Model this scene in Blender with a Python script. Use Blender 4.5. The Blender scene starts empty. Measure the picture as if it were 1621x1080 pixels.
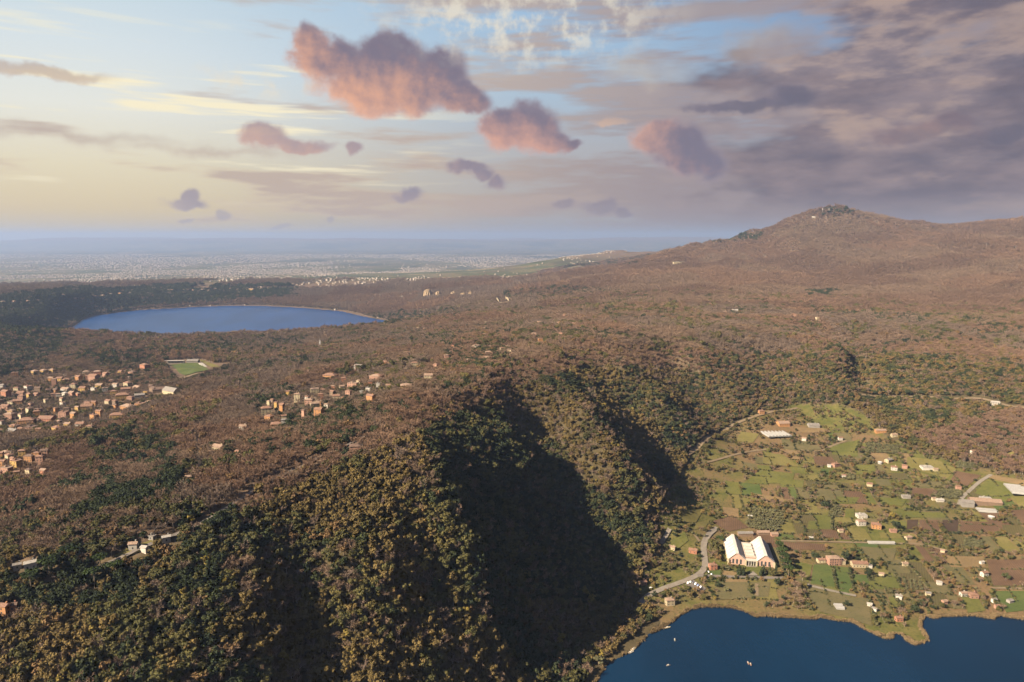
import bpy, math, random
import numpy as np
from mathutils import Vector, Matrix

rng = np.random.default_rng(7)
random.seed(7)
scene = bpy.context.scene
COL = scene.collection

# ------------------------------------------------------------------ camera
CAM_Z = 425.0
PITCH = math.radians(8.7)
FPX = 1081.0                     # focal length in photo pixels (photo 1621 x 1080)
cam_data = bpy.data.cameras.new('camera')
cam_data.sensor_width = 36.0
cam_data.lens = 36.0 * FPX / 1621.0
cam_data.clip_start = 1.0
cam_data.clip_end = 200000.0
cam = bpy.data.objects.new('camera', cam_data)
COL.objects.link(cam)
cam.location = (0, 0, CAM_Z)
cam.rotation_euler = (math.radians(90) - PITCH, 0, 0)
scene.camera = cam

# ------------------------------------------------------------------ light
SUN_ELEV = 34.0
SUN_AZ = -119.0                  # degrees clockwise from +Y: the sun stands off to the left, a little behind us
SUN_DIR = Vector((math.sin(math.radians(SUN_AZ)) * math.cos(math.radians(SUN_ELEV)),
                  math.cos(math.radians(SUN_AZ)) * math.cos(math.radians(SUN_ELEV)),
                  math.sin(math.radians(SUN_ELEV))))
sun_data = bpy.data.lights.new('sun', 'SUN')
sun_data.energy = 5.0
sun_data.angle = math.radians(0.5)
sun_data.color = (1.0, 0.80, 0.57)
sun = bpy.data.objects.new('sun', sun_data)
COL.objects.link(sun)
sun.rotation_euler = (-SUN_DIR).to_track_quat('-Z', 'Y').to_euler()
sun.location = (0, 0, 1500)

scene.view_settings.view_transform = 'Standard'
scene.view_settings.look = 'None'
scene.view_settings.gamma = 1.0
scene.view_settings.use_curve_mapping = False
scene.view_settings.exposure = 2.28
scene.render.engine = 'CYCLES'
scene.cycles.use_denoising = True
scene.cycles.max_bounces = 3
scene.cycles.diffuse_bounces = 1
scene.cycles.glossy_bounces = 2
scene.cycles.transmission_bounces = 2
scene.cycles.volume_bounces = 0
scene.cycles.transparent_max_bounces = 4
scene.cycles.sample_clamp_indirect = 4.0
scene.cycles.use_adaptive_sampling = True
scene.cycles.adaptive_threshold = 0.02
scene.cycles.adaptive_min_samples = 16

# ------------------------------------------------------------------ sky: Nishita air, evening veil, cloud deck and cumulus
def build_world():
    w = bpy.data.worlds.new("World"); scene.world = w; w.use_nodes = True
    nt = w.node_tree; bg = nt.nodes['Background']; LK = nt.links.new
    STR = .05
    bg.inputs[1].default_value = STR
    G = 1.0 / (STR * 2 ** scene.view_settings.exposure)          # picture brightness -> sky units
    def mth(op, a, b=None, c=None, clamp=False):
        n = nt.nodes.new('ShaderNodeMath'); n.operation = op; n.use_clamp = clamp
        for i, v in enumerate((a, b, c)):
            if v is None: continue
            if hasattr(v, 'is_output'): LK(v, n.inputs[i])
            else: n.inputs[i].default_value = v
        return n.outputs[0]
    def vm(op, a, b=None):
        n = nt.nodes.new('ShaderNodeVectorMath'); n.operation = op
        for i, v in enumerate((a, b)):
            if v is None: continue
            if hasattr(v, 'is_output'): LK(v, n.inputs[i])
            else: n.inputs[i].default_value = v
        return n.outputs['Value'] if op in ('DOT_PRODUCT', 'LENGTH') else n.outputs[0]
    def mr(v, a, b, c=0., d=1.):
        n = nt.nodes.new('ShaderNodeMapRange'); n.interpolation_type = 'SMOOTHSTEP'; LK(v, n.inputs[0])
        for i, q in enumerate((a, b, c, d)): n.inputs[i + 1].default_value = q
        return n.outputs[0]
    def mix(f, a, b, mode='MIX'):
        n = nt.nodes.new('ShaderNodeMix'); n.data_type = 'RGBA'; n.blend_type = mode
        for s, v in ((n.inputs[0], f), (n.inputs[6], a), (n.inputs[7], b)):
            if hasattr(v, 'is_output'): LK(v, s)
            else: s.default_value = v if isinstance(v, (int, float)) else (*[q * G for q in v], 1)
        return n.outputs[2]
    def nz(vec, scale, detail=4, rough=.55, dim='3D'):
        n = nt.nodes.new('ShaderNodeTexNoise'); n.noise_dimensions = dim; n.inputs['Scale'].default_value = scale; n.inputs['Detail'].default_value = detail; n.inputs['Roughness'].default_value = rough
        LK(vec, n.inputs['Vector']); return n
    def rmp(v, stops):
        r = nt.nodes.new('ShaderNodeValToRGB'); cr = r.color_ramp
        while len(cr.elements) < len(stops): cr.elements.new(.5)
        for e, (p, c) in zip(cr.elements, stops): e.position = p; e.color = (*c, 1)
        LK(v, r.inputs[0]); return r.outputs[0]
    tc = nt.nodes.new('ShaderNodeTexCoord'); D = tc.outputs['Generated']
    nrm = vm('NORMALIZE', D)
    sp = nt.nodes.new('ShaderNodeSeparateXYZ'); LK(nrm, sp.inputs[0]); x, y, z = sp.outputs
    az = mth('ARCTAN2', x, y); el = mth('ARCSINE', z)
    A = mth('MULTIPLY', az, 10.81); E = mth('MULTIPLY', el, 10.81)   # about 100 picture points per unit
    cb = nt.nodes.new('ShaderNodeCombineXYZ'); LK(A, cb.inputs[0]); LK(E, cb.inputs[1]); p = cb.outputs[0]
    sky = nt.nodes.new('ShaderNodeTexSky'); sky.sky_type = 'NISHITA'; sky.sun_disc = False
    sky.sun_elevation = math.radians(SUN_ELEV); sky.sun_rotation = math.radians(SUN_AZ); sky.air_density = 1.0; sky.dust_density = 2.0; sky.altitude = 700; sky.ozone_density = 4.0
    # evening air near the horizon: warm towards the sun, mauve away from it
    edeg = mth('MULTIPLY', el, 57.2958 / 20.0, clamp=True)
    Lc = rmp(edeg, [(0, (.66, .52, .32)), (.10, (.78, .60, .31)), (.25, (.84, .72, .46)), (.45, (.86, .84, .72)), (.65, (.74, .80, .79)), (.92, (.58, .71, .77)), (1, (.5, .65, .75))])
    Cc = rmp(edeg, [(0, (.36, .35, .37)), (.12, (.46, .39, .34)), (.35, (.46, .44, .43)), (.6, (.42, .55, .66)), (.9, (.34, .51, .70)), (1, (.30, .47, .68))])
    Rc = rmp(edeg, [(0, (.20, .20, .24)), (.2, (.24, .22, .25)), (.45, (.25, .27, .33)), (.9, (.17, .28, .47)), (1, (.15, .26, .46))])
    side = mth('MULTIPLY', mth('ARCTAN2', x, mth('ABSOLUTE', y)), 10.81)
    f1 = mr(side, -6.0, 1.0); f2 = mr(side, .5, 6.)
    air = mix(f2, mix(f1, Lc, Cc), Rc)
    gain = nt.nodes.new('ShaderNodeMix'); gain.data_type = 'RGBA'; gain.blend_type = 'MULTIPLY'; gain.inputs[0].default_value = 1
    LK(air, gain.inputs[6]); gain.inputs[7].default_value = (G, G, G, 1)
    lowf = mr(el, .62, .30, 0, .9)
    col = mix(lowf, mix(.6, sky.outputs[0], (.20, .36, .70)), gain.outputs[2])
    # thin streaked veil, low down and towards the right
    st = nz(vm('MULTIPLY', nrm, (2.4, 2.4, 17.)), 1.6, 4, .58)
    veil_bias = mth('ADD', mr(side, -5., 5., -.06, .13), mr(el, .20, .05, 0., .10))
    veil = mr(mth('ADD', st.outputs[0], veil_bias), .5, .68)
    veil = mth('MULTIPLY', veil, mr(el, 1.2, .5, .35, .85))
    veil = mth('MULTIPLY', veil, mr(el, -.01, .035))
    vcol = mix(mr(side, -4.5, 3.), (.70, .55, .40), (.34, .27, .28))
    vcol = mix(mth('MULTIPLY', mr(st.outputs[0], .52, .62), mr(side, 4., -3., .15, .9)), vcol, (.52, .40, .34))
    col = mix(veil, col, vcol)
    # bright thin streaks towards the sun
    st2 = nz(vm('MULTIPLY', nrm, (1.7, 1.7, 22.)), 2.3, 3, .6)
    bright = mth('MULTIPLY', mr(st2.outputs[0], .54, .68), mth('MULTIPLY', mr(side, .5, -4.), mth('MULTIPLY', mr(el, .03, .1), mr(el, .30, .18))))
    col = mix(mth('MULTIPLY', bright, .95), col, (.98, .88, .62))
    # cloud deck on the right
    dk = nz(vm('MULTIPLY', nrm, (3.0, 3.0, 8.)), 1.35, 4, .6); dk2 = nz(vm('MULTIPLY', nrm, (6, 6, 18.)), 1.2, 5, .6)
    dv = mth('ADD', dk.outputs[0], mr(side, -1.0, 6.5, -.22, .26))
    dv = mth('ADD', dv, mth('MULTIPLY', mth('SUBTRACT', dk2.outputs[0], .5), .25))
    deck = mth('MULTIPLY', mr(dv, .50, .66), mr(el, .0, .07))
    dcol = mix(mr(dk2.outputs[0], .36, .66), (.155, .135, .175), (.30, .235, .25))
    dcol = mix(mth('MULTIPLY', mr(mth('SUBTRACT', dk2.outputs[0], dk.outputs[0]), .02, .2), mr(side, 7., 1., .45, .9)), dcol, (.55, .40, .32))
    col = mix(mth('MULTIPLY', deck, .93), col, dcol)
    # cumulus: (px, py, rx, ry) lobes in picture points round their own bearing and height
    def AE(px, py):
        u, v = (px - 810.5) / FPX, (540 - py) / FPX
        dx, dy, dz = u, math.cos(PITCH) + v * math.sin(PITCH), -math.sin(PITCH) + v * math.cos(PITCH)
        L = math.sqrt(dx * dx + dy * dy + dz * dz)
        return math.atan2(dx, dy) * 10.81, math.asin(dz / L) * 10.81
    n_a = nz(p, 1.1, 2, .5, '2D'); n_b = nz(p, 3.0, 4, .58, '2D')
    warp = vm('ADD', vm('MULTIPLY', vm('SUBTRACT', n_a.outputs['Color'], (.5, .5, .5)), (.42, .34, 0)), vm('MULTIPLY', vm('SUBTRACT', n_b.outputs['Color'], (.5, .5, .5)), (.20, .18, 0)))
    pw = vm('ADD', p, warp)
    nsh = nz(vm('ADD', p, (.09, .06, 0)), 3.0, 3, .58, '2D'); lowsh = n_a
    billow = mth('SUBTRACT', n_b.outputs[0], nsh.outputs[0])
    def cloud(lobes, lit, shade, soft, axis, opac=1., grey=0.):
        """One cloud: union of lobes; lit from the lower left, shaded to the upper right."""
        nonlocal col
        fld = None
        xs = [AE(q[0], q[1]) for q in lobes]
        for (cx, cy), q in zip(xs, lobes):
            mp = nt.nodes.new('ShaderNodeMapping'); LK(pw, mp.inputs[0]); sx, sy = 100. / q[2], 100. / q[3]; mp.inputs['Scale'].default_value = (sx, sy, 0); mp.inputs['Location'].default_value = (-cx * sx, -cy * sy, 0); d = mp.outputs[0]
            v = mth('SUBTRACT', 1.0, vm('LENGTH', d))
            fld = v if fld is None else mth('SMOOTH_MAX', fld, v, .25)
        al = mr(mth('ADD', fld, mth('MULTIPLY', mth('SUBTRACT', n_b.outputs[0], .5), .42)), -.04, soft * 1.35)
        mx = sum(c[0] for c in xs) / len(xs); my = sum(c[1] for c in xs) / len(xs)
        rx = max(abs(c[0] - mx) + q[2] / 100. for c, q in zip(xs, lobes)); ry = max(abs(c[1] - my) + q[3] / 100. for c, q in zip(xs, lobes))
        g = vm('DOT_PRODUCT', vm('MULTIPLY', vm('SUBTRACT', p, (mx, my, 0)), (1 / rx, 1 / ry, 0)), (axis[0], axis[1], 0))
        g = mth('ADD', mth('ADD', g, mth('MULTIPLY', billow, .9)), mth('MULTIPLY', mth('SUBTRACT', lowsh.outputs[0], .5), 1.1))
        cc = mix(mr(g, -1.15, .45), lit, shade)
        cc = mix(mr(fld, .5, .05, 0, .25), cc, (.62, .5, .5))
        col = mix(mth('MULTIPLY', al, opac), col, cc)
    LIT, SH = (.86, .45, .29), (.215, .185, .245)
    cloud([(497, 86, 42, 40), (545, 96, 50, 36), (618, 96, 62, 42), (688, 118, 58, 42), (610, 142, 112, 40), (735, 154, 52, 26)], LIT, SH, .26, (.75, .75))
    cloud([(800, 202, 46, 38), (838, 205, 52, 42), (868, 222, 44, 24), (900, 229, 30, 13)], (.78, .42, .31), SH, .26, (.7, .8))
    cloud([(1048, 218, 50, 34), (1085, 232, 54, 40), (1105, 258, 50, 34)], (.74, .42, .32), (.21, .185, .245), .30, (.85, .1))
    cloud([(415, 218, 50, 20), (470, 230, 55, 14), (552, 236, 24, 13)], (.70, .42, .32), (.38, .29, .32), .35, (.6, .5), .9)
    cloud([(738, 268, 46, 14), (788, 290, 22, 14), (762, 278, 26, 12)], (.52, .36, .33), (.24, .21, .28), .4, (.5, .5), .9)
    cloud([(645, 308, 34, 13)], (.42, .33, .34), (.30, .26, .32), .4, (.5, .4), .9)
    cloud([(302, 322, 36, 10), (306, 313, 15, 14)], (.50, .40, .38), (.36, .30, .34), .4, (.5, .4), .9)
    cloud([(895, 320, 26, 11), (948, 330, 34, 14), (985, 336, 22, 9)], (.38, .30, .31), (.27, .23, .28), .4, (.5, .4), .75)
    cloud([(362, 340, 12, 10), (298, 349, 14, 5), (435, 357, 18, 6), (520, 351, 10, 5)], (.48, .40, .38), (.42, .36, .38), .4, (.5, .4), .7)
    cloud([(975, 189, 32, 9)], (.72, .48, .34), (.5, .38, .34), .4, (.5, .5), .8)
    cloud([(1170, 165, 110, 14), (1255, 152, 60, 26)], (.24, .2, .25), (.14, .135, .19), .45, (.6, -.5), .85)
    cloud([(1465, 205, 90, 20), (1580, 215, 60, 16)], (.30, .19, .2), (.15, .14, .19), .5, (.8, -.3), .7)
    cloud([(1225, 75, 90, 36)], (.52, .42, .34), (.36, .29, .29), .6, (.8, -.4), .75)
    cloud([(1150, 18, 120, 22), (1020, 110, 90, 30)], (.58, .49, .40), (.38, .34, .36), .6, (.8, .3), .6)
    cloud([(60, 108, 100, 11)], (.62, .48, .38), (.52, .42, .36), .5, (.4, .6), .8)
    cloud([(110, 216, 200, 15), (330, 240, 190, 12)], (.66, .54, .42), (.52, .42, .36), .9, (.3, .7), .75)
    # mottled high cloud at the top
    cir = n_b
    cm = vm('LENGTH', vm('MULTIPLY', vm('SUBTRACT', pw, (*AE(830, 30), 0)), (1 / 2.6, 1 / .75, 0)))
    cm2 = vm('LENGTH', vm('MULTIPLY', vm('SUBTRACT', pw, (*AE(415, 132), 0)), (1 / .9, 1 / .28, 0)))
    cf = mth('MULTIPLY', mr(cir.outputs[0], .40, .72), mth('MAXIMUM', mr(cm, 1.1, .3), mr(cm2, 1.2, .2)))
    col = mix(mth('MULTIPLY', cf, .85), col, (.80, .74, .62))
    LK(col, bg.inputs[0])
build_world()
scene.world.cycles.sampling_method = 'NONE'
# ------------------------------------------------------------------ helpers: picture <-> place
CP, SP = math.cos(PITCH), math.sin(PITCH)
def ray(px, py):
    u = (np.asarray(px, float) - 810.5) / FPX
    v = (540.0 - np.asarray(py, float)) / FPX
    return u, CP + v * SP, -SP + v * CP
def P(px, py, z):
    dx, dy, dz = ray(px, py)
    t = (z - CAM_Z) / dz
    return (float(dx * t), float(dy * t), float(z))
def project(x, y, z):
    f = CP * y - SP * (z - CAM_Z)
    up = SP * y + CP * (z - CAM_Z)
    f = np.where(f < 1, 1, f)
    return 810.5 + FPX * x / f, 540.0 - FPX * up / f
def PT(px, py, t):                 # a point at a chosen range
    dx, dy, dz = ray(px, py)
    return (float(dx * t), float(dy * t), float(CAM_Z + dz * t))

def _hash(ix, iy, seed):
    n = (ix.astype(np.int64) * 374761393 + iy.astype(np.int64) * 668265263 + seed * 1442695041) & 0xffffffff
    n = ((n ^ (n >> 13)) * 1274126177) & 0xffffffff
    return ((n ^ (n >> 16)) & 0xffff) / 65535.0
def vnoise(x, y, seed=0):
    x = np.asarray(x, float); y = np.asarray(y, float)
    ix = np.floor(x); iy = np.floor(y)
    fx = x - ix; fy = y - iy
    fx = fx * fx * fx * (fx * (fx * 6 - 15) + 10); fy = fy * fy * fy * (fy * (fy * 6 - 15) + 10)
    a = _hash(ix, iy, seed); b = _hash(ix + 1, iy, seed); c = _hash(ix, iy + 1, seed); d = _hash(ix + 1, iy + 1, seed)
    return (a + (b - a) * fx) * (1 - fy) + (c + (d - c) * fx) * fy
def fbm(x, y, octv=4, seed=0):
    s = 0; a = .5; t = 0
    for i in range(octv):
        s = s + a * vnoise(x * 2 ** i + 17.3 * i, y * 2 ** i - 9.1 * i, seed + i); t += a; a *= .5
    return s / t                     # 0..1
def smooth(a, b, x):
    t = np.clip((x - a) / (b - a), 0, 1)
    return t * t * (3 - 2 * t)
def in_poly(x, y, poly):
    x = np.asarray(x, float); y = np.asarray(y, float)
    inside = np.zeros(x.shape, bool)
    n = len(poly)
    for i in range(n):
        x1, y1 = poly[i][0], poly[i][1]; x2, y2 = poly[(i + 1) % n][0], poly[(i + 1) % n][1]
        if y1 == y2: continue
        c = ((y1 > y) != (y2 > y)) & (x < (x2 - x1) * (y - y1) / (y2 - y1) + x1)
        inside ^= c
    return inside
def dist_poly(x, y, pts, closed=False):
    d = np.full(np.shape(x), 1e9)
    n = len(pts)
    for i in range(n if closed else n - 1):
        ax, ay = pts[i][0], pts[i][1]; bx, by = pts[(i + 1) % n][0], pts[(i + 1) % n][1]
        vx, vy = bx - ax, by - ay; L = vx * vx + vy * vy + 1e-9
        t = np.clip(((x - ax) * vx + (y - ay) * vy) / L, 0, 1)
        d = np.minimum(d, np.hypot(x - ax - t * vx, y - ay - t * vy))
    return d

# ------------------------------------------------------------------ shape of the land: surveyed points
LINES = [  # crests and gullies, (px, py, z) each
 # crater rim above the near lake
 [(-400, 985, 150), (-150, 925, 165), (0, 890, 175), (230, 850, 185), (330, 812, 190), (420, 775, 195), (560, 705, 200), (650, 660, 203), (760, 615, 203), (830, 580, 198),
  (900, 560, 192), (960, 545, 185), (1050, 540, 172), (1200, 535, 157), (1300, 538, 153)],
 # left spur and its gully
 [(340, 830, 188), (400, 900, 165), (410, 980, 140), (415, 1060, 116), (420, 1150, 95)],
 [(470, 880, 155), (480, 960, 120), (485, 1050, 92), (490, 1140, 72)],
 [(540, 870, 162), (555, 960, 122), (575, 1050, 90), (590, 1140, 68)],
 [(605, 870, 155), (625, 950, 120), (645, 1020, 84), (660, 1100, 64)],
 # first big spur
 [(650, 660, 203), (655, 715, 197), (672, 760, 184), (703, 820, 161), (748, 855, 141), (774, 888, 115), (784, 930, 88), (805, 990, 58), (830, 1050, 40), (840, 1120, 30)],
 # ravine behind it
 [(760, 690, 146), (830, 760, 92), (880, 830, 52), (920, 900, 24), (950, 980, 7)],
 # sub spur and gully
 [(765, 625, 198), (800, 670, 174), (840, 712, 143)],
 [(812, 632, 168), (858, 700, 112), (895, 765, 74)],
 # second spur
 [(845, 575, 198), (880, 592, 191), (922, 640, 167), (968, 700, 127), (1008, 755, 82), (1036, 800, 46), (1052, 840, 18)],
 [(935, 590, 160), (955, 610, 138), (1002, 652, 94), (1048, 702, 54), (1076, 742, 30), (1086, 768, 20)],
 # third spur
 [(938, 550, 190), (985, 574, 177), (1040, 620, 132), (1080, 675, 76), (1102, 714, 36)],
 [(1052, 574, 134), (1098, 626, 78), (1134, 684, 42)],
 [(1090, 556, 163), (1150, 610, 108), (1180, 650, 66)],
 # gully on the north slope
 [(1352, 540, 128), (1357, 580, 88), (1362, 610, 60), (1365, 640, 50)],
 [(1328, 546, 153), (1333, 578, 133), (1338, 606, 108), (1340, 636, 80)],
 [(1372, 545, 152), (1380, 580, 125), (1386, 610, 98), (1392, 640, 74)],
]
PTS = [
 # foot of the spurs and lake edge
 (880, 1045, 30), (920, 1060, 8), (1000, 1000, 4), (1000, 900, 8), (1040, 850, 10), (1050, 785, 16), (970, 930, 9),
 (860, 968, 46), (850, 1100, 26), (905, 1005, 28),
 # slope towards us
 (600, 1140, 64), (100, 950, 160), (100, 1050, 145), (230, 950, 158), (230, 1050, 138), (300, 870, 176), (300, 950, 157), (310, 1050, 133), (0, 1100, 140),
 (600, 780, 183), (660, 830, 157), (690, 920, 112), (710, 1010, 75), (500, 790, 184), (-300, 1100, 130),
 # valley floor
 (1185, 890, 4), (1300, 850, 6), (1400, 830, 8), (1500, 800, 14), (1250, 760, 18), (1400, 720, 35), (1550, 740, 35), (1200, 690, 38), (1300, 670, 47), (1500, 680, 60),
 (1250, 640, 62), (1150, 700, 36), (1110, 740, 28), (1600, 640, 95), (1600, 800, 20), (1440, 650, 74), (1300, 920, 3), (1500, 900, 4), (1600, 900, 6), (1800, 900, 25), (1800, 760, 70), (1120, 830, 9), (1050, 900, 5),
 # north slope and plateau
 (1250, 600, 93), (1450, 600, 105), (1550, 600, 125), (1450, 560, 137), (1600, 560, 150), (1250, 560, 130), (1200, 570, 122), (1800, 600, 165),
 (1200, 510, 163), (1200, 490, 167), (1200, 470, 175), (1200, 450, 192), (1200, 430, 226), 
 (1050, 510, 166), (1050, 490, 165), (1050, 470, 172), (1050, 450, 190), (1080, 430, 222), (1100, 412, 262),
 (1350, 510, 165), (1350, 490, 162), (1350, 470, 172), 
 (1621, 470, 188), (1621, 450, 232), (1500, 480, 167), (1500, 460, 190), (1800, 470, 220),
 # west plateau outside the rim
 (0, 830, 167), (0, 760, 146), (200, 750, 162), (330, 710, 172), (420, 685, 178), (500, 650, 183), (600, 620, 188), (700, 590, 189), (800, 555, 184),
 (100, 640, 110), (0, 645, 106), (100, 676, 112), (180, 672, 124), (270, 652, 132), (400, 618, 142), (0, 735, 140), (200, 605, 106), (300, 585, 110), (270, 625, 118), (400, 600, 132), (520, 610, 160), (-300, 700, 120), (-300, 600, 100),
 (0, 565, 98), (100, 580, 86), (300, 572, 96), (450, 568, 108), (600, 560, 146), (500, 590, 146), (700, 540, 160), (800, 530, 167), (700, 510, 131), (800, 500, 142), (900, 520, 172),
 (900, 490, 151), (900, 462, 141), (900, 447, 133), (1000, 490, 163), (1000, 470, 166), (1000, 440, 192), (1000, 426, 202), (940, 430, 150),
]
LINES += [
 [(0, 712, 148), (150, 697, 154), (270, 675, 158), (330, 655, 158), (400, 640, 160)],
 # near rim of the far lake
 [(-300, 518, 116), (0, 540, 98), (70, 566, 72), (200, 557, 82), (350, 553, 84), (500, 548, 84), (600, 532, 90), (650, 514, 100), (700, 498, 108), (770, 485, 118), (800, 474, 128)],
 # far rim of the far lake
 [(-300, 490, 95), (0, 481, 92), (70, 473, 92), (130, 464, 88), (175, 463, 70), (218, 457, 62), (300, 453, 56), (400, 451, 54), (480, 448, 54), (540, 446, 54), (620, 444, 57), (700, 445, 60), (760, 446, 76), (820, 452, 102), (850, 458, 120)],
]
W = []                                                       # (x, y, z)
for L in LINES:
    Q = [P(*p) for p in L]
    for a, b in zip(Q[:-1], Q[1:]):
        d = math.hypot(b[0] - a[0], b[1] - a[1]); n = max(1, min(8, int(d / 45)))
        for i in range(n):
            f = i / n; W.append(tuple(a[k] + (b[k] - a[k]) * f for k in range(3)))
    W.append(Q[-1])
W += [P(*p) for p in PTS]
# the mountain on the right and its shoulders, at chosen ranges
for L in ([(1040, 412, 5000), (1080, 402, 5200), (1120, 388, 5300), (1160, 379, 5400), (1183, 385, 5350), (1205, 378, 5250), (1250, 361, 5200), (1290, 342, 5200), (1328, 333, 5200), (1352, 337, 5200), (1400, 352, 5200), (1450, 367, 5150),
           (1500, 370, 5000), (1560, 367, 4800), (1621, 358, 4600), (1720, 346, 4500), (1900, 330, 4400)],
          [(1800, 395, 3550), (1621, 410, 3500), (1560, 424, 3450), (1500, 437, 3400), (1430, 448, 3300), (1350, 457, 3150)],
          [(1800, 480, 2300), (1621, 495, 2200), (1500, 507, 2100), (1400, 525, 1950)],
          [(1450, 375, 4750), (1440, 400, 4300), (1400, 425, 3800)]):
    Q = [PT(*p) for p in L]
    for a, b in zip(Q[:-1], Q[1:]):
        for i in range(4):
            W.append(tuple(a[k] + (b[k] - a[k]) * i / 4 for k in range(3)))
    W.append(Q[-1])
for px, py, t in ((1200, 412, 4400), (1200, 394, 4850), (1320, 430, 3900), (1325, 410, 4300), (1328, 390, 4650), (1330, 362, 4950), (1250, 385, 4750), (1060, 400, 8500), (1000, 397, 9000), (960, 398, 9000), (920, 404, 8800), (880, 414, 8600), (1000, 412, 7200), (850, 415, 9300), (850, 430, 7500), (800, 440, 6200), (900, 436, 5900),
                  (1000, 420, 6500), (1060, 410, 6300), (800, 425, 8600), (700, 438, 7200), (500, 440, 7600), (300, 442, 7600), (100, 450, 6800), (-50, 455, 6500),
                  (1160, 400, 7500), (1330, 380, 7000), (1500, 385, 7000), (1700, 380, 7000)):
    W.append(PT(px, py, t))
for dd, zz in ((11000, -140), (15000, -205), (21000, -235), (30000, -245), (45000, -250), (80000, -250)):
    for az in range(-56, 57, 14):
        a = math.radians(az)
        up = 0
        if dd < 20000: up = 150 * max(0, az + 0) / 30.0
        W.append((dd * math.sin(a), dd * math.cos(a), zz + up))
# bottom of the far lake's basin, and behind the camera
for px, py in ((150, 512), (250, 505), (350, 505), (450, 505), (540, 505)):
    W.append(P(px, py, -60))
W += [(-900, 0, 120), (900, 0, 60), (0, 0, -20), (-450, 120, 110), (500, 200, -15), (-1500, 700, 90), (1500, 700, 120), (400, 450, -20)]
W = np.array(W)
# drop near-duplicates
keep = []
seen = set()
for i, (x, y, z) in enumerate(W):
    k = (round(x / 6), round(y / 6))
    if k in seen: continue
    seen.add(k); keep.append(i)
W = W[keep]
SC = 1000.0
def _solve():
    X = W[:, :2] / SC
    D = np.hypot(X[:, None, 0] - X[None, :, 0], X[:, None, 1] - X[None, :, 1])
    n = len(X)
    A = np.zeros((n + 1, n + 1)); A[:n, :n] = D + np.eye(n) * -0.012
    A[:n, n] = 1; A[n, :n] = 1
    b = np.concatenate([W[:, 2], [0]])
    return X, np.linalg.solve(A, b)
_X, _C = _solve()
def rbf(x, y):
    x = np.asarray(x, float).ravel(); y = np.asarray(y, float).ravel()
    out = np.empty(x.shape)
    for s in range(0, len(x), 20000):
        xs = x[s:s + 20000, None] / SC; ys = y[s:s + 20000, None] / SC
        out[s:s + 20000] = np.sqrt((xs - _X[None, :, 0]) ** 2 + (ys - _X[None, :, 1]) ** 2) @ _C[:-1] + _C[-1]
    return out

NEMI = [(700, 1330), (860, 1180), (900, 1130), (945, 1078), (960, 1051), (979, 1042), (1008, 1025), (1028, 1003), (1042, 998), (1057, 989), (1073, 977), (1090, 966), (1110, 961), (1127, 961), (1157, 962), (1177, 967),
        (1197, 977), (1208, 975), (1230, 977), (1255, 978), (1280, 980), (1290, 980), (1297, 977), (1322, 982), (1350, 985), (1370, 997), (1399, 1011), (1411, 1011), (1413, 1003), (1427, 1004), (1436, 1015),
        (1448, 1021), (1466, 1015), (1468, 1009), (1458, 995), (1458, 983), (1464, 975), (1478, 979), (1493, 976), (1523, 975), (1541, 975), (1572, 980), (1580, 975), (1621, 981), (1750, 990), (1950, 1010)]
SHORE = [P(px, py, 0)[:2] for px, py in NEMI]
NEMI_POLY = SHORE + [(1400, 500), (1400, -600), (-100, -600), (60, 250)]
ALB = [(60, 538), (91, 527), (115, 518), (130, 507), (148, 500), (167, 498), (185, 495), (222, 491), (260, 489), (314, 486), (370, 484), (425, 485), (481, 488), (540, 493), (573, 501), (607, 507), (660, 520)]
ALB_SHORE = [P(px, py, -23)[:2] for px, py in ALB]
ALB_POLY = ALB_SHORE + [P(640, 548, -23)[:2], P(300, 562, -23)[:2], P(90, 556, -23)[:2]]

FAN0 = 150.0
NK = 560
KS = np.linspace(-0.97, 0.97, NK)
YP = np.concatenate([np.geomspace(400, 2650, 430)[:-1], np.geomspace(2650, 56000, 320)])
NR = len(YP)
GX = (YP[:, None] * KS[None, :]); GY = np.repeat((YP - FAN0)[:, None], NK, 1)
def carve(x, y, h):
    near = (y < 1600)
    d = np.where(near, dist_poly(x, y, SHORE), 1e4)
    ins = near & in_poly(x, y, NEMI_POLY)
    lo = 0.5 + 0.03 * np.minimum(d, 200)
    h2 = np.where(ins, -np.minimum(12, .25 + .35 * d), lo + (np.maximum(h, lo) - lo) * smooth(0, 90, d))
    h = np.where(near, h2, h)
    mid = (y > 2300) & (y < 5200)
    d = np.where(mid, dist_poly(x, y, ALB_POLY, True), 1e4)
    ins = mid & in_poly(x, y, ALB_POLY)
    lo = -22.0 + 0.02 * np.minimum(d, 400)
    h2 = np.where(ins, -23 - np.minimum(15, .5 + .2 * d), lo + (np.maximum(h, lo) - lo) * smooth(0, 160, d))
    return np.where(mid, h2, h)
def land(x, y):
    h = rbf(x, y).reshape(np.shape(x))
    dist = np.hypot(x, y)
    # roughness: stronger on the slopes, small in the valley and on the plain
    rough = smooth(14, 90, h) * smooth(7000, 3000, dist) + .15
    n1 = fbm(x / 170, y / 170, 4, 3) - .5
    n2 = 1 - np.abs(2 * fbm(x / 95 + .3 * y / 95, y / 140, 3, 11) - 1) - .6
    h = h + rough * (9 * n1 + 5 * n2) * smooth(300, 800, dist + 300)
    far = smooth(2200, 4500, dist) * smooth(25, 140, h)
    h = h + far * 60 * (fbm(x / 520, y / 700, 4, 5) - .5)
    ridgy = 1 - np.abs(2 * fbm(x / 260, y / 1500, 3, 31) - 1)
    h = h + smooth(3000, 4300, dist) * smooth(150, 320, h) * 85 * (ridgy - .6)
    return carve(x, y, h)
GZ = land(GX, GY)
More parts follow.
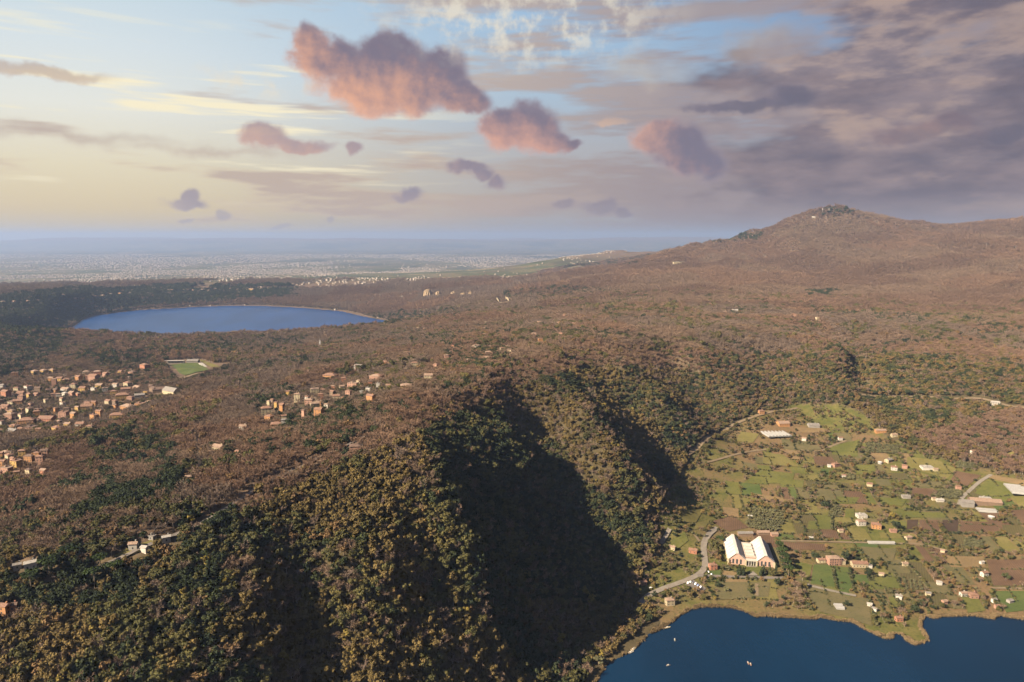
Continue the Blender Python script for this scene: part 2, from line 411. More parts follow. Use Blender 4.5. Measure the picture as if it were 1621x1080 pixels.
# far hills on the horizon
_far = smooth(34000, 44000, GY) * smooth(58000, 52000, GY)
_hz = 380 + 700 * (fbm(GX / 9000, GY / 9000, 4, 21) - .35)
GZ = GZ + _far * np.maximum(0, _hz) * .9

def hgt(x, y):
    x = np.asarray(x, float); y = np.asarray(y, float)
    yp = np.clip(y + FAN0, YP[0], YP[-1])
    i = np.clip(np.searchsorted(YP, yp) - 1, 0, NR - 2)
    fi = (yp - YP[i]) / (YP[i + 1] - YP[i])
    k = np.clip((x / yp - KS[0]) / (KS[1] - KS[0]), 0, NK - 1.001)
    j = k.astype(int); fj = k - j
    return (GZ[i, j] * (1 - fj) + GZ[i, j + 1] * fj) * (1 - fi) + (GZ[i + 1, j] * (1 - fj) + GZ[i + 1, j + 1] * fj) * fi
_TS = np.geomspace(300, 70000, 1600)
def at(px, py):
    """Where the line of sight through a picture point first meets the ground."""
    dx, dy, dz = ray(px, py)
    f = lambda t: CAM_Z + dz * t - np.maximum(hgt(dx * t, dy * t), 0 if True else 0)
    v = f(_TS)
    neg = np.nonzero(v < 0)[0]
    if len(neg) == 0: t = _TS[-1]
    else:
        i = neg[0]; lo, hi = _TS[max(i - 1, 0)], _TS[i]
        for _ in range(24):
            m = .5 * (lo + hi)
            if f(m) < 0: hi = m
            else: lo = m
        t = hi
    x, y = float(dx * t), float(dy * t)
    return x, y, float(hgt(x, y)), float(t)
# ------------------------------------------------------------------ materials
def new_mat(name):
    m = bpy.data.materials.new(name); m.use_nodes = True
    nt = m.node_tree
    b = nt.nodes['Principled BSDF']
    return m, nt, b
def N(nt, typ, **kw):
    n = nt.nodes.new(typ)
    for k, v in kw.items():
        if k == 'inp':
            for kk, vv in v.items(): n.inputs[kk].default_value = vv
        else: setattr(n, k, v)
    return n
def ramp(nt, stops, interp='LINEAR'):
    r = nt.nodes.new('ShaderNodeValToRGB'); cr = r.color_ramp; cr.interpolation = interp
    while len(cr.elements) < len(stops): cr.elements.new(.5)
    for e, (p, c) in zip(cr.elements, stops):
        e.position = p; e.color = (*c, 1) if len(c) == 3 else c
    return r
def mixc(nt, a, b, fac, mode='MIX'):
    n = nt.nodes.new('ShaderNodeMix'); n.data_type = 'RGBA'; n.blend_type = mode
    for sock, v in ((n.inputs[0], fac), (n.inputs[6], a), (n.inputs[7], b)):
        if hasattr(v, 'is_output'): nt.links.new(v, sock)
        else: sock.default_value = v if isinstance(v, (int, float)) else (*v, 1)
    return n.outputs[2]
def math_n(nt, op, a, b=None, c=None, clamp=False):
    n = nt.nodes.new('ShaderNodeMath'); n.operation = op; n.use_clamp = clamp
    for i, v in enumerate((a, b, c)):
        if v is None: continue
        if hasattr(v, 'is_output'): nt.links.new(v, n.inputs[i])
        else: n.inputs[i].default_value = v
    return n.outputs[0]
def maprange(nt, v, a, b, c=0., d=1., sm=True):
    n = nt.nodes.new('ShaderNodeMapRange'); n.interpolation_type = 'SMOOTHSTEP' if sm else 'LINEAR'
    nt.links.new(v, n.inputs[0])
    for i, x in enumerate((a, b, c, d)): n.inputs[i + 1].default_value = x
    return n.outputs[0]
def noise(nt, vec, scale, detail=3, rough=.55, dist=0.):
    n = nt.nodes.new('ShaderNodeTexNoise'); n.inputs['Scale'].default_value = scale
    n.inputs['Detail'].default_value = detail; n.inputs['Roughness'].default_value = rough; n.inputs['Distortion'].default_value = dist
    if vec is not None: nt.links.new(vec, n.inputs['Vector'])
    return n
def rough_mat(name, c1, c2, scale=.4, rough=.9, spec=.15, bump=0., obj_var=0., detail=4):
    """Plain weathered surface: two tones broken up by noise, optional bump and a shift from object to object."""
    m, nt, b = new_mat(name)
    tc = N(nt, 'ShaderNodeTexCoord')
    nz = noise(nt, tc.outputs['Object'], scale, detail)
    col = mixc(nt, c1, c2, maprange(nt, nz.outputs[0], .3, .7))
    if obj_var:
        oi = N(nt, 'ShaderNodeObjectInfo')
        hs = N(nt, 'ShaderNodeHueSaturation')
        nt.links.new(maprange(nt, oi.outputs['Random'], 0, 1, 1 - obj_var, 1 + obj_var, False), hs.inputs['Value'])
        nt.links.new(col, hs.inputs['Color']); col = hs.outputs[0]
    nt.links.new(col, b.inputs['Base Color'])
    b.inputs['Roughness'].default_value = rough; b.inputs['Specular IOR Level'].default_value = spec
    if bump:
        bp = N(nt, 'ShaderNodeBump', inp={'Strength': bump}); nt.links.new(nz.outputs[0], bp.inputs['Height']); nt.links.new(bp.outputs[0], b.inputs['Normal'])
    return m
def leaf_mat(name, stops, trans=.0):
    """Foliage or twigs: colour drawn per tree, with leaf-to-leaf variation."""
    m, nt, b = new_mat(name)
    oi = N(nt, 'ShaderNodeObjectInfo')
    geo = N(nt, 'ShaderNodeNewGeometry')
    nz = noise(nt, geo.outputs['Position'], .007, 3)
    f = math_n(nt, 'ADD', math_n(nt, 'MULTIPLY', oi.outputs['Random'], .5), math_n(nt, 'MULTIPLY', maprange(nt, nz.outputs[0], .32, .68), .5))
    r = ramp(nt, stops); nt.links.new(f, r.inputs[0])
    nz2 = noise(nt, geo.outputs['Position'], .7, 2)
    v = maprange(nt, nz2.outputs[0], .25, .75, .7, 1.3)
    hs = N(nt, 'ShaderNodeHueSaturation'); nt.links.new(r.outputs[0], hs.inputs['Color']); nt.links.new(v, hs.inputs['Value'])
    nt.links.new(hs.outputs[0], b.inputs['Base Color'])
    b.inputs['Roughness'].default_value = 1.0; b.inputs['Specular IOR Level'].default_value = 0.08
    return m
MAT = {}
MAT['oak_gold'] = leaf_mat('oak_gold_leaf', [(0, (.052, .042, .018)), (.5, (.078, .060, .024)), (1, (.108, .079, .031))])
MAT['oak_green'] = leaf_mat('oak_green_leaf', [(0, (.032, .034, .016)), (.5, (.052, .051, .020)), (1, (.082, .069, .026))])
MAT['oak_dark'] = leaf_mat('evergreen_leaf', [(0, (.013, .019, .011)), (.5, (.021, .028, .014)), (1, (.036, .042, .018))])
MAT['twig'] = leaf_mat('bare_twig', [(0, (0.085, 0.060, 0.043)), (.5, (0.104, 0.074, 0.053)), (1, (0.124, 0.088, 0.064))])
MAT['twig_red'] = leaf_mat('bare_twig_red', [(0, (0.092, 0.059, 0.042)), (.5, (0.110, 0.072, 0.050)), (1, (0.130, 0.087, 0.060))])
MAT['twig_far'] = leaf_mat('bare_twig_shade_tone', [(0, (0.072, 0.047, 0.034)), (.5, (0.087, 0.058, 0.042)), (1, (0.106, 0.072, 0.052))])  # cloud shade over the mountain woods, put into a darker twig colour
MAT['twig_grey'] = leaf_mat('bare_grey_twig', [(0, (0.081, 0.061, 0.048)), (.5, (0.098, 0.074, 0.057)), (1, (0.117, 0.088, 0.068))])
MAT['russet'] = leaf_mat('russet_leaf', [(0, (.070, .046, .024)), (.5, (.095, .062, .030)), (1, (.125, .082, .038))])
MAT['pine'] = leaf_mat('pine_needle', [(0, (0.012, 0.020, 0.008)), (.5, (0.020, 0.030, 0.010)), (1, (0.029, 0.041, 0.015))])
MAT['olive'] = leaf_mat('olive_leaf', [(0, (0.044, 0.046, 0.027)), (.5, (0.064, 0.064, 0.034)), (1, (0.083, 0.081, 0.041))])
MAT['yellow'] = leaf_mat('yellow_leaf', [(0, (.095, .078, .02)), (1, (.14, .11, .03))])
MAT['far_wall'] = rough_mat('far_wall', (0.155, 0.134, 0.111), (0.120, 0.102, 0.084), .02)
MAT['far_wall_pale'] = rough_mat('far_wall_pale', (0.202, 0.185, 0.161), (0.168, 0.150, 0.134), .02)
MAT['far_roof'] = rough_mat('far_roof', (0.115, 0.081, 0.061), (0.094, 0.074, 0.061), .02)
MAT['bark'] = rough_mat('bark', (0.070, 0.056, 0.042), (0.119, 0.098, 0.077), 1.5)
MAT['bark_pale'] = rough_mat('bark_pale', (0.140, 0.119, 0.098), (0.196, 0.168, 0.140), 1.5)
MAT['reed'] = leaf_mat('dry_reed', [(0, (.068, .052, .030)), (.5, (.10, .075, .042)), (1, (.135, .10, .057))])
WALLS = {}
for k, c in {'cream': (.72, .62, .42), 'yellow': (.70, .47, .17), 'orange': (.62, .33, .15), 'pink': (.60, .36, .27), 'white': (.80, .76, .68), 'grey': (.42, .40, .37), 'salmon': (.58, .27, .17), 'brown': (.34, .24, .17)}.items():
    WALLS[k] = rough_mat('plaster_' + k, tuple(.36 * q for q in c), tuple(.28 * q for q in c), .35, .85, .2, obj_var=.12)
ROOFS = {}
for k, c in {'tile': (.32, .19, .135), 'tile_pale': (.40, .285, .215), 'tile_dark': (.20, .135, .105), 'greyroof': (.30, .28, .26), 'whiteroof': (.52, .50, .46)}.items():
    m, nt, b = new_mat('roof_' + k); c = tuple(.42 * q for q in c)
    tc = N(nt, 'ShaderNodeTexCoord')
    wv = N(nt, 'ShaderNodeTexWave', inp={'Scale': 1.6, 'Distortion': .6}); nt.links.new(tc.outputs['Object'], wv.inputs[0])
    nz = noise(nt, tc.outputs['Object'], .8, 4)
    col = mixc(nt, c, tuple(.62 * q for q in c), maprange(nt, nz.outputs[0], .35, .7))
    col = mixc(nt, col, tuple(.7 * q for q in c), math_n(nt, 'MULTIPLY', wv.outputs[0], .35))
    nt.links.new(col, b.inputs['Base Color']); b.inputs['Roughness'].default_value = .8; b.inputs['Specular IOR Level'].default_value = .2
    bp = N(nt, 'ShaderNodeBump', inp={'Strength': .3, 'Distance': .15}); nt.links.new(wv.outputs[0], bp.inputs['Height']); nt.links.new(bp.outputs[0], b.inputs['Normal'])
    ROOFS[k] = m
MAT['glass'], _nt, _b = new_mat('window_glass'); _b.inputs['Base Color'].default_value = (.03, .035, .04, 1); _b.inputs['Roughness'].default_value = .12
MAT['metal'] = rough_mat('pale_metal', (0.330, 0.330, 0.330), (0.277, 0.277, 0.277), 1, .5, .5)
MAT['asphalt'] = rough_mat('asphalt', (0.066, 0.059, 0.053), (0.099, 0.089, 0.079), .15)
MAT['dirt_road'] = rough_mat('pale_dirt_road', (0.107, 0.085, 0.056), (0.085, 0.064, 0.041), .1)
MAT['concrete'] = rough_mat('concrete', (0.120, 0.109, 0.093), (0.096, 0.085, 0.071), .2)
MAT['cliff'] = rough_mat('pale_rock', (0.190, 0.147, 0.095), (0.128, 0.095, 0.062), .12, bump=.4)
MAT['poly'] = rough_mat('greenhouse_film', (0.176, 0.176, 0.171), (0.148, 0.148, 0.143), .3, .45, .4)
MAT['brick'] = rough_mat('red_plaster', (.29, .20, .165), (.24, .155, .125), .4)
MAT['roofwhite'] = rough_mat('pale_roof_slab', (0.315, 0.299, 0.275), (0.267, 0.250, 0.230), .12, .7, .3)
MAT['roofdim'] = rough_mat('flat_roof_gravel', (0.276, 0.238, 0.199), (0.218, 0.190, 0.162), .2)
# ------------------------------------------------------------------ ground
GPX, GPY = project(GX, GY, GZ)
VALLEY_PX = [(1005, 930), (1040, 870), (1045, 800), (1080, 745), (1100, 712), (1150, 690), (1190, 655), (1250, 640), (1330, 640), (1370, 655), (1400, 690), (1440, 705), (1500, 728), (1560, 742), (1640, 760), (1700, 790),
             (1700, 1050), (1440, 1040), (1110, 985), (1060, 1000)]
RIM_PX = [(-300, 960), (0, 888), (230, 852), (330, 815), (420, 772), (480, 742), (560, 703), (640, 672), (690, 650), (760, 612), (830, 577), (900, 557), (960, 548), (1050, 552), (1110, 560), (1200, 562), (1300, 556), (1360, 540), (1400, 527), (1500, 545), (1640, 560)]
def build_grid():
    me = bpy.data.meshes.new('ground')
    V = np.stack([GX, GY, GZ], -1).reshape(-1, 3).astype(np.float32)
    idx = np.arange(NR * NK).reshape(NR, NK)
    F = np.stack([idx[:-1, :-1], idx[:-1, 1:], idx[1:, 1:], idx[1:, :-1]], -1).reshape(-1, 4)
    me.vertices.add(len(V)); me.vertices.foreach_set('co', V.ravel())
    me.loops.add(F.size); me.loops.foreach_set('vertex_index', F.ravel().astype(np.int32))
    me.polygons.add(len(F)); me.polygons.foreach_set('loop_start', np.arange(0, F.size, 4, dtype=np.int32))
    me.polygons.foreach_set('use_smooth', np.ones(len(F), bool))
    me.update()
    val = (in_poly(GPX, GPY, VALLEY_PX) & (GY > 550) & (GY < 1500)).astype(np.float32)
    dist = np.hypot(GX, GY)
    # open country: the plain and the farmed outer slopes beyond the far lake
    openc = smooth(5500, 6600, dist) * smooth(230, 90, GZ)
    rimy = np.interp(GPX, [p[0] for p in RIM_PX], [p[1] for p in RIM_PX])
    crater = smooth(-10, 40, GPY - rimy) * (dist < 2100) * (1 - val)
    for nm, arr in (('valley', val), ('open', openc), ('crater', crater)):
        a = me.attributes.new(nm, 'FLOAT', 'POINT'); a.data.foreach_set('value', arr.ravel().astype(np.float32))
    o = bpy.data.objects.new('ground', me); COL.objects.link(o); o['kind'] = 'structure'
    m, nt, b = new_mat('ground')
    geo = N(nt, 'ShaderNodeNewGeometry')
    pos = geo.outputs['Position']
    n1 = noise(nt, pos, .006, 5); n2 = noise(nt, pos, .05, 4); n3 = noise(nt, pos, .3, 3)
    litter = mixc(nt, (0.058, 0.042, 0.030), (0.085, 0.061, 0.044), maprange(nt, n2.outputs[0], .3, .7))
    litter = mixc(nt, litter, (0.034, 0.032, 0.016), maprange(nt, n1.outputs[0], .55, .75))
    grass = mixc(nt, (0.047, 0.051, 0.015), (0.074, 0.067, 0.024), maprange(nt, n2.outputs[0], .35, .65))
    grass = mixc(nt, grass, (0.090, 0.061, 0.034), maprange(nt, n1.outputs[0], .45, .62))
    grass = mixc(nt, grass, (0.027, 0.034, 0.011), maprange(nt, n3.outputs[0], .5, .75))
    # plain: patchwork of fields, broken by towns
    vor = N(nt, 'ShaderNodeTexVoronoi', inp={'Scale': .0028}); nt.links.new(pos, vor.inputs[0])
    vs = N(nt, 'ShaderNodeSeparateColor'); nt.links.new(vor.outputs['Color'], vs.inputs[0])
    fr = ramp(nt, [(0, (0.024, 0.032, 0.013)), (.25, (0.050, 0.054, 0.022)), (.5, (0.090, 0.074, 0.040)), (.7, (0.067, 0.050, 0.032)), (.85, (0.036, 0.045, 0.020)), (1, (0.135, 0.112, 0.072))])
    nt.links.new(vs.outputs[0], fr.inputs[0])
    n4 = noise(nt, pos, .00035, 5, .6)
    plain = mixc(nt, fr.outputs[0], (0.027, 0.029, 0.016), maprange(nt, n2.outputs[0], .5, .6))
    plain = mixc(nt, plain, (0.020, 0.024, 0.013), maprange(nt, n4.outputs[0], .52, .6))
    av = N(nt, 'ShaderNodeAttribute', attribute_name='valley'); ao = N(nt, 'ShaderNodeAttribute', attribute_name='open')
    ac = N(nt, 'ShaderNodeAttribute', attribute_name='crater')
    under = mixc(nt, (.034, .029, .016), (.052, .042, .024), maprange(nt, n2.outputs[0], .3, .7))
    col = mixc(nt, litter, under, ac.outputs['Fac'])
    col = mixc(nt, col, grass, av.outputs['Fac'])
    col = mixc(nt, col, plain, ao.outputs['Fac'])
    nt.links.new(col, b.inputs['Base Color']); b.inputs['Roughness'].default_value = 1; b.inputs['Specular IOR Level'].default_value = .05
    bp = N(nt, 'ShaderNodeBump', inp={'Strength': .5, 'Distance': 1.5}); nt.links.new(n3.outputs[0], bp.inputs['Height']); nt.links.new(bp.outputs[0], b.inputs['Normal'])
    me.materials.append(m)
    return o
ground = build_grid()

def water(name, z, poly, c, bump, scale, rough, spec):
    me = bpy.data.meshes.new(name); me.from_pydata([(x, y, z) for x, y in poly], [], [list(range(len(poly)))]); me.update()
    o = bpy.data.objects.new(name, me); COL.objects.link(o); o['kind'] = 'structure'
    m, nt, b = new_mat(name + '_water')
    geo = N(nt, 'ShaderNodeNewGeometry'); mp = N(nt, 'ShaderNodeMapping', inp={'Scale': (1, .45, 1), 'Rotation': (0, 0, .35)})
    nt.links.new(geo.outputs['Position'], mp.inputs[0])
    n = noise(nt, mp.outputs[0], scale, 4); n2 = noise(nt, mp.outputs[0], .006, 3)
    col = mixc(nt, c, tuple(q * 1.35 for q in c), maprange(nt, n2.outputs[0], .35, .65))
    nt.links.new(col, b.inputs['Base Color']); b.inputs['Roughness'].default_value = rough; b.inputs['IOR'].default_value = 1.33; b.inputs['Specular IOR Level'].default_value = spec
    bp = N(nt, 'ShaderNodeBump', inp={'Strength': bump, 'Distance': .4}); nt.links.new(n.outputs[0], bp.inputs['Height']); nt.links.new(bp.outputs[0], b.inputs['Normal'])
    me.materials.append(m)
    return o
water('lake', 0.0, [(-150, 100), (1500, 100), (1500, 820), (-150, 820)], (.0008, .0090, .024), .35, .35, .15, .27)
water('lake', -23.0, [(-3300, 2350), (300, 2350), (300, 4700), (-3300, 4700)], (.003, .019, .070), .3, .25, .3, .08)
# ------------------------------------------------------------------ tree kinds
def mesh_from(name, V, F, mat, mats=None, mi=None):
    me = bpy.data.meshes.new(name)
    me.from_pydata([tuple(map(float, v)) for v in V], [], [tuple(int(i) for i in f) for f in F])
    for m in (mats or [mat]): me.materials.append(m)
    if mi is not None: me.polygons.foreach_set('material_index', np.asarray(mi, np.int32))
    me.update()
    return me
def crown_leaves(lobes, per, size, r, droop=.0, flat=1.):
    """Leaf clumps (bent quads) spread over and inside a set of lobes (centre, radii)."""
    V, F = [], []
    for (c, rad) in lobes:
        for _ in range(per):
            d = r.normal(size=3); d /= np.linalg.norm(d)
            if d[2] < -.35: d[2] *= -.6
            p = np.array(c) + d * np.array(rad) * r.uniform(.72, 1.06)
            n = d / np.array(rad); n /= np.linalg.norm(n); n = n + r.normal(size=3) * .45; n /= np.linalg.norm(n)
            a = np.cross(n, r.normal(size=3)); a /= np.linalg.norm(a); b = np.cross(n, a)
            s = size * r.uniform(.6, 1.4); s2 = s * r.uniform(.55, .95)
            i = len(V)
            V += [p - a * s * .5 - b * s2 * .5, p + a * s * .5 - b * s2 * .35 + n * s * .12, p + a * s * .35 + b * s2 * .5, p - a * s * .5 + b * s2 * .4 - n * s * .1]
            F += [(i, i + 1, i + 2), (i, i + 2, i + 3)]
    return V, F
def core(lobes, k=.72):
    V, F = [], []
    for c, rad in lobes:
        i = len(V); c = np.array(c); rad = np.array(rad) * k
        for d in ((1, 0, 0), (0, 1, 0), (-1, 0, 0), (0, -1, 0)): V.append(c + rad * np.array(d))
        V += [c + (0, 0, rad[2]), c - (0, 0, rad[2])]
        for j in range(4): F += [(i + j, i + (j + 1) % 4, i + 4), (i + (j + 1) % 4, i + j, i + 5)]
    return V, F
def join(*parts):
    V, F = [], []
    for v, f in parts:
        i = len(V); V += list(v); F += [tuple(q + i for q in t) for t in f]
    return V, F
def limb(p0, p1, r0, r1, n=5):
    p0, p1 = np.array(p0, float), np.array(p1, float)
    d = p1 - p0; d /= np.linalg.norm(d) + 1e-9
    a = np.cross(d, (0, 0, 1) if abs(d[2]) < .9 else (1, 0, 0)); a /= np.linalg.norm(a); b = np.cross(d, a)
    V = [p0 + (a * math.cos(t) + b * math.sin(t)) * r0 for t in np.linspace(0, 2 * math.pi, n, endpoint=False)]
    V += [p1 + (a * math.cos(t) + b * math.sin(t)) * r1 for t in np.linspace(0, 2 * math.pi, n, endpoint=False)]
    F = [(i, (i + 1) % n, n + (i + 1) % n, n + i) for i in range(n)]
    return V, F
def oak(seed, h=10., spread=4.6, lobes_n=12, per=58, size=.9):
    r = np.random.default_rng(seed)
    L = [((0, 0, h * .62), (spread * .62, spread * .62, h * .3))]
    for i in range(lobes_n):
        a = i * 2.4 + r.uniform(-.4, .4); q = r.uniform(.3, .92) * spread; zz = h * r.uniform(.34, .9) - .12 * q
        rr = spread * r.uniform(.22, .5)
        L.append(((q * math.cos(a), q * math.sin(a), zz), (rr, rr, rr * r.uniform(.75, 1.0))))
    crown = join(crown_leaves(L, per, size, r), core(L[:1] + L[1::2], .66))
    tr = [limb((0, 0, -1.5), (r.uniform(-.3, .3), r.uniform(-.3, .3), h * .42), .42, .26, 6)]
    for i in range(5):
        a = i * 1.26 + r.uniform(-.3, .3); tr.append(limb((0, 0, h * r.uniform(.25, .4)), (spread * .5 * math.cos(a), spread * .5 * math.sin(a), h * r.uniform(.55, .7)), .2, .06, 4))
    return crown, join(*tr)
def bare(seed, h=11., spread=3.9, nb=10, tw=36):
    r = np.random.default_rng(seed)
    tr = [limb((0, 0, -1.5), (0, 0, h * .45), .30, .2, 5)]
    V, F = [], []
    for i in range(nb):
        a = i * 2.4 + r.uniform(-.5, .5); el = r.uniform(.5, 1.35)
        L = h * r.uniform(.38, .55)
        p0 = np.array((0, 0, h * r.uniform(.28, .46)))
        dirn = np.array((math.cos(a) * math.cos(el) * spread / 3.2, math.sin(a) * math.cos(el) * spread / 3.2, math.sin(el)))
        p1 = p0 + dirn * L
        tr.append(limb(p0, p1, .12, .03, 3))
        for k in range(tw):
            f = r.uniform(.3, 1.08); p = p0 + (p1 - p0) * f
            d = dirn * .6 + r.normal(size=3) * .65; d[2] += .35; d /= np.linalg.norm(d)
            l = r.uniform(1.0, 2.2); s = np.cross(d, r.normal(size=3)); s /= np.linalg.norm(s); s *= r.uniform(.07, .17)
            p = p + r.normal(size=3) * .35
            j = len(V); V += [p - s * .4, p + s * .4, p + d * l + s, p + d * l - s]; F += [(j, j + 1, j + 2), (j, j + 2, j + 3)]
    return (V, F), join(*tr)
def pine(seed, h=15., spread=6.2):
    r = np.random.default_rng(seed); L = []
    for i in range(13):
        a = i * 2.4; q = spread * math.sqrt(i / 13.) * .85
        rr = spread * r.uniform(.26, .36)
        L.append(((q * math.cos(a), q * math.sin(a), h * .83 + r.uniform(-.4, .5) - .05 * q), (rr, rr, rr * .62)))
    crown = join(crown_leaves(L, 46, .95, r), core(L, .75))
    tr = [limb((0, 0, -1.5), (.3, .2, h * .7), .45, .3, 6)]
    for i in range(7):
        a = i * .9; tr.append(limb((.2, .1, h * .6), (spread * .6 * math.cos(a), spread * .6 * math.sin(a), h * .8), .2, .06, 4))
    return crown, join(*tr)
def cypress(seed, h=17., w=1.7):
    r = np.random.default_rng(seed); L = []
    for i in range(9):
        f = i / 8.; ww = w * (math.sin(math.pi * min(.97, .18 + .8 * f)) ** .7) * (1.05 - .45 * f)
        L.append(((r.uniform(-.15, .15), r.uniform(-.15, .15), h * (.1 + .86 * f)), (ww, ww, h * .085)))
    crown = join(crown_leaves(L, 44, .75, r), core(L, .8))
    return crown, limb((0, 0, -1.5), (0, 0, h * .25), .3, .2, 5)
KINDS = {}
def kind(name, builder, mats, bark, seeds, **kw):
    out = []
    for k, mt in enumerate(mats):
        for s in seeds:
            c, t = builder(s * 13 + k * 5 + len(KINDS), **kw)
            out.append((mesh_from('crown', *c, MAT[mt]), mesh_from('trunk', *t, MAT[bark]), mt))
    KINDS[name] = out
kind('oak_gold', oak, ['oak_gold'], 'bark', (1, 2, 3))
kind('oak_green', oak, ['oak_green'], 'bark', (4, 5, 6))
kind('oak_dark', oak, ['oak_dark'], 'bark', (7, 8), h=11., spread=4.9)
kind('bare', bare, ['twig'], 'bark_pale', (1, 2, 3, 4))
kind('bare_red', bare, ['twig_red'], 'bark_pale', (5, 6, 7))
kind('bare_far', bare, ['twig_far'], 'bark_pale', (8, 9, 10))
kind('bare_grey', bare, ['twig_grey'], 'bark_pale', (11, 12))
kind('russet', oak, ['russet'], 'bark', (9, 10), per=26, size=1.0)
kind('pine', pine, ['pine'], 'bark', (1, 2))
kind('cypress', cypress, ['oak_dark'], 'bark', (1, 2))
kind('olive', oak, ['olive'], 'bark', (11, 12), h=5.2, spread=2.7, lobes_n=6, per=34, size=.8)
kind('hedge', oak, ['oak_dark', 'oak_green', 'olive'], 'bark', (21,))
kind('yellow', oak, ['yellow'], 'bark', (14,), h=9., spread=3.4, per=30, size=.9)
PROTO = {}
def proto_collection(name):
    """Joined crown + trunk, kept out of the scene: what the wood is scattered from."""
    if name in PROTO: return PROTO[name]
    c = bpy.data.collections.new('kind_' + name)
    for i, (cm, tm, mt) in enumerate(KINDS[name]):
        V = [tuple(v.co) for v in cm.vertices] + [tuple(v.co) for v in tm.vertices]; k = len(cm.vertices)
        F = [tuple(p.vertices) for p in cm.polygons] + [tuple(q + k for q in p.vertices) for p in tm.polygons]
        me = mesh_from('tree', V, F, None, [cm.materials[0], tm.materials[0]], [0] * len(cm.polygons) + [1] * len(tm.polygons))
        o = bpy.data.objects.new('tree_%s_%d' % (name, i), me); c.objects.link(o)
    PROTO[name] = c
    return c
def scatter(name, kindname, pts, scl, label=None):
    """One wood nobody could count: points carrying a size and a turn, instanced with geometry nodes."""
    if len(pts) == 0: return None
    me = bpy.data.meshes.new(name); me.vertices.add(len(pts)); me.vertices.foreach_set('co', np.asarray(pts, np.float32).ravel())
    a = me.attributes.new('scl', 'FLOAT_VECTOR', 'POINT'); s = np.asarray(scl, np.float32)
    r = np.random.default_rng(len(pts))
    sv = np.stack([s * r.uniform(.85, 1.15, len(s)), s * r.uniform(.85, 1.15, len(s)), s * r.uniform(.8, 1.25, len(s))], -1).astype(np.float32)
    a.data.foreach_set('vector', sv.ravel())
    a = me.attributes.new('rot', 'FLOAT_VECTOR', 'POINT')
    rv = np.stack([r.normal(0, .05, len(s)), r.normal(0, .05, len(s)), r.uniform(0, 6.283, len(s))], -1).astype(np.float32)
    a.data.foreach_set('vector', rv.ravel())
    o = bpy.data.objects.new(name, me); COL.objects.link(o); o['kind'] = 'stuff'
    ng = bpy.data.node_groups.new('wood_' + name, 'GeometryNodeTree')
    ng.interface.new_socket('Geometry', in_out='INPUT', socket_type='NodeSocketGeometry')
    ng.interface.new_socket('Geometry', in_out='OUTPUT', socket_type='NodeSocketGeometry')
    gi = ng.nodes.new('NodeGroupInput'); go = ng.nodes.new('NodeGroupOutput')
    ci = ng.nodes.new('GeometryNodeCollectionInfo'); ci.inputs['Collection'].default_value = proto_collection(kindname)
    ci.inputs['Separate Children'].default_value = True; ci.inputs['Reset Children'].default_value = True
    ip = ng.nodes.new('GeometryNodeInstanceOnPoints'); ip.inputs['Pick Instance'].default_value = True
    na = ng.nodes.new('GeometryNodeInputNamedAttribute'); na.data_type = 'FLOAT_VECTOR'; na.inputs['Name'].default_value = 'scl'
    nb = ng.nodes.new('GeometryNodeInputNamedAttribute'); nb.data_type = 'FLOAT_VECTOR'; nb.inputs['Name'].default_value = 'rot'
    er = ng.nodes.new('FunctionNodeEulerToRotation')
    ng.links.new(gi.outputs[0], ip.inputs['Points']); ng.links.new(ci.outputs[0], ip.inputs['Instance'])
    ng.links.new(na.outputs[0], ip.inputs['Scale']); ng.links.new(nb.outputs[0], er.inputs[0]); ng.links.new(er.outputs[0], ip.inputs['Rotation'])
    ng.links.new(ip.outputs[0], go.inputs[0])
    md = o.modifiers.new('wood', 'NODES'); md.node_group = ng
    if label: o['label'] = label
    return o
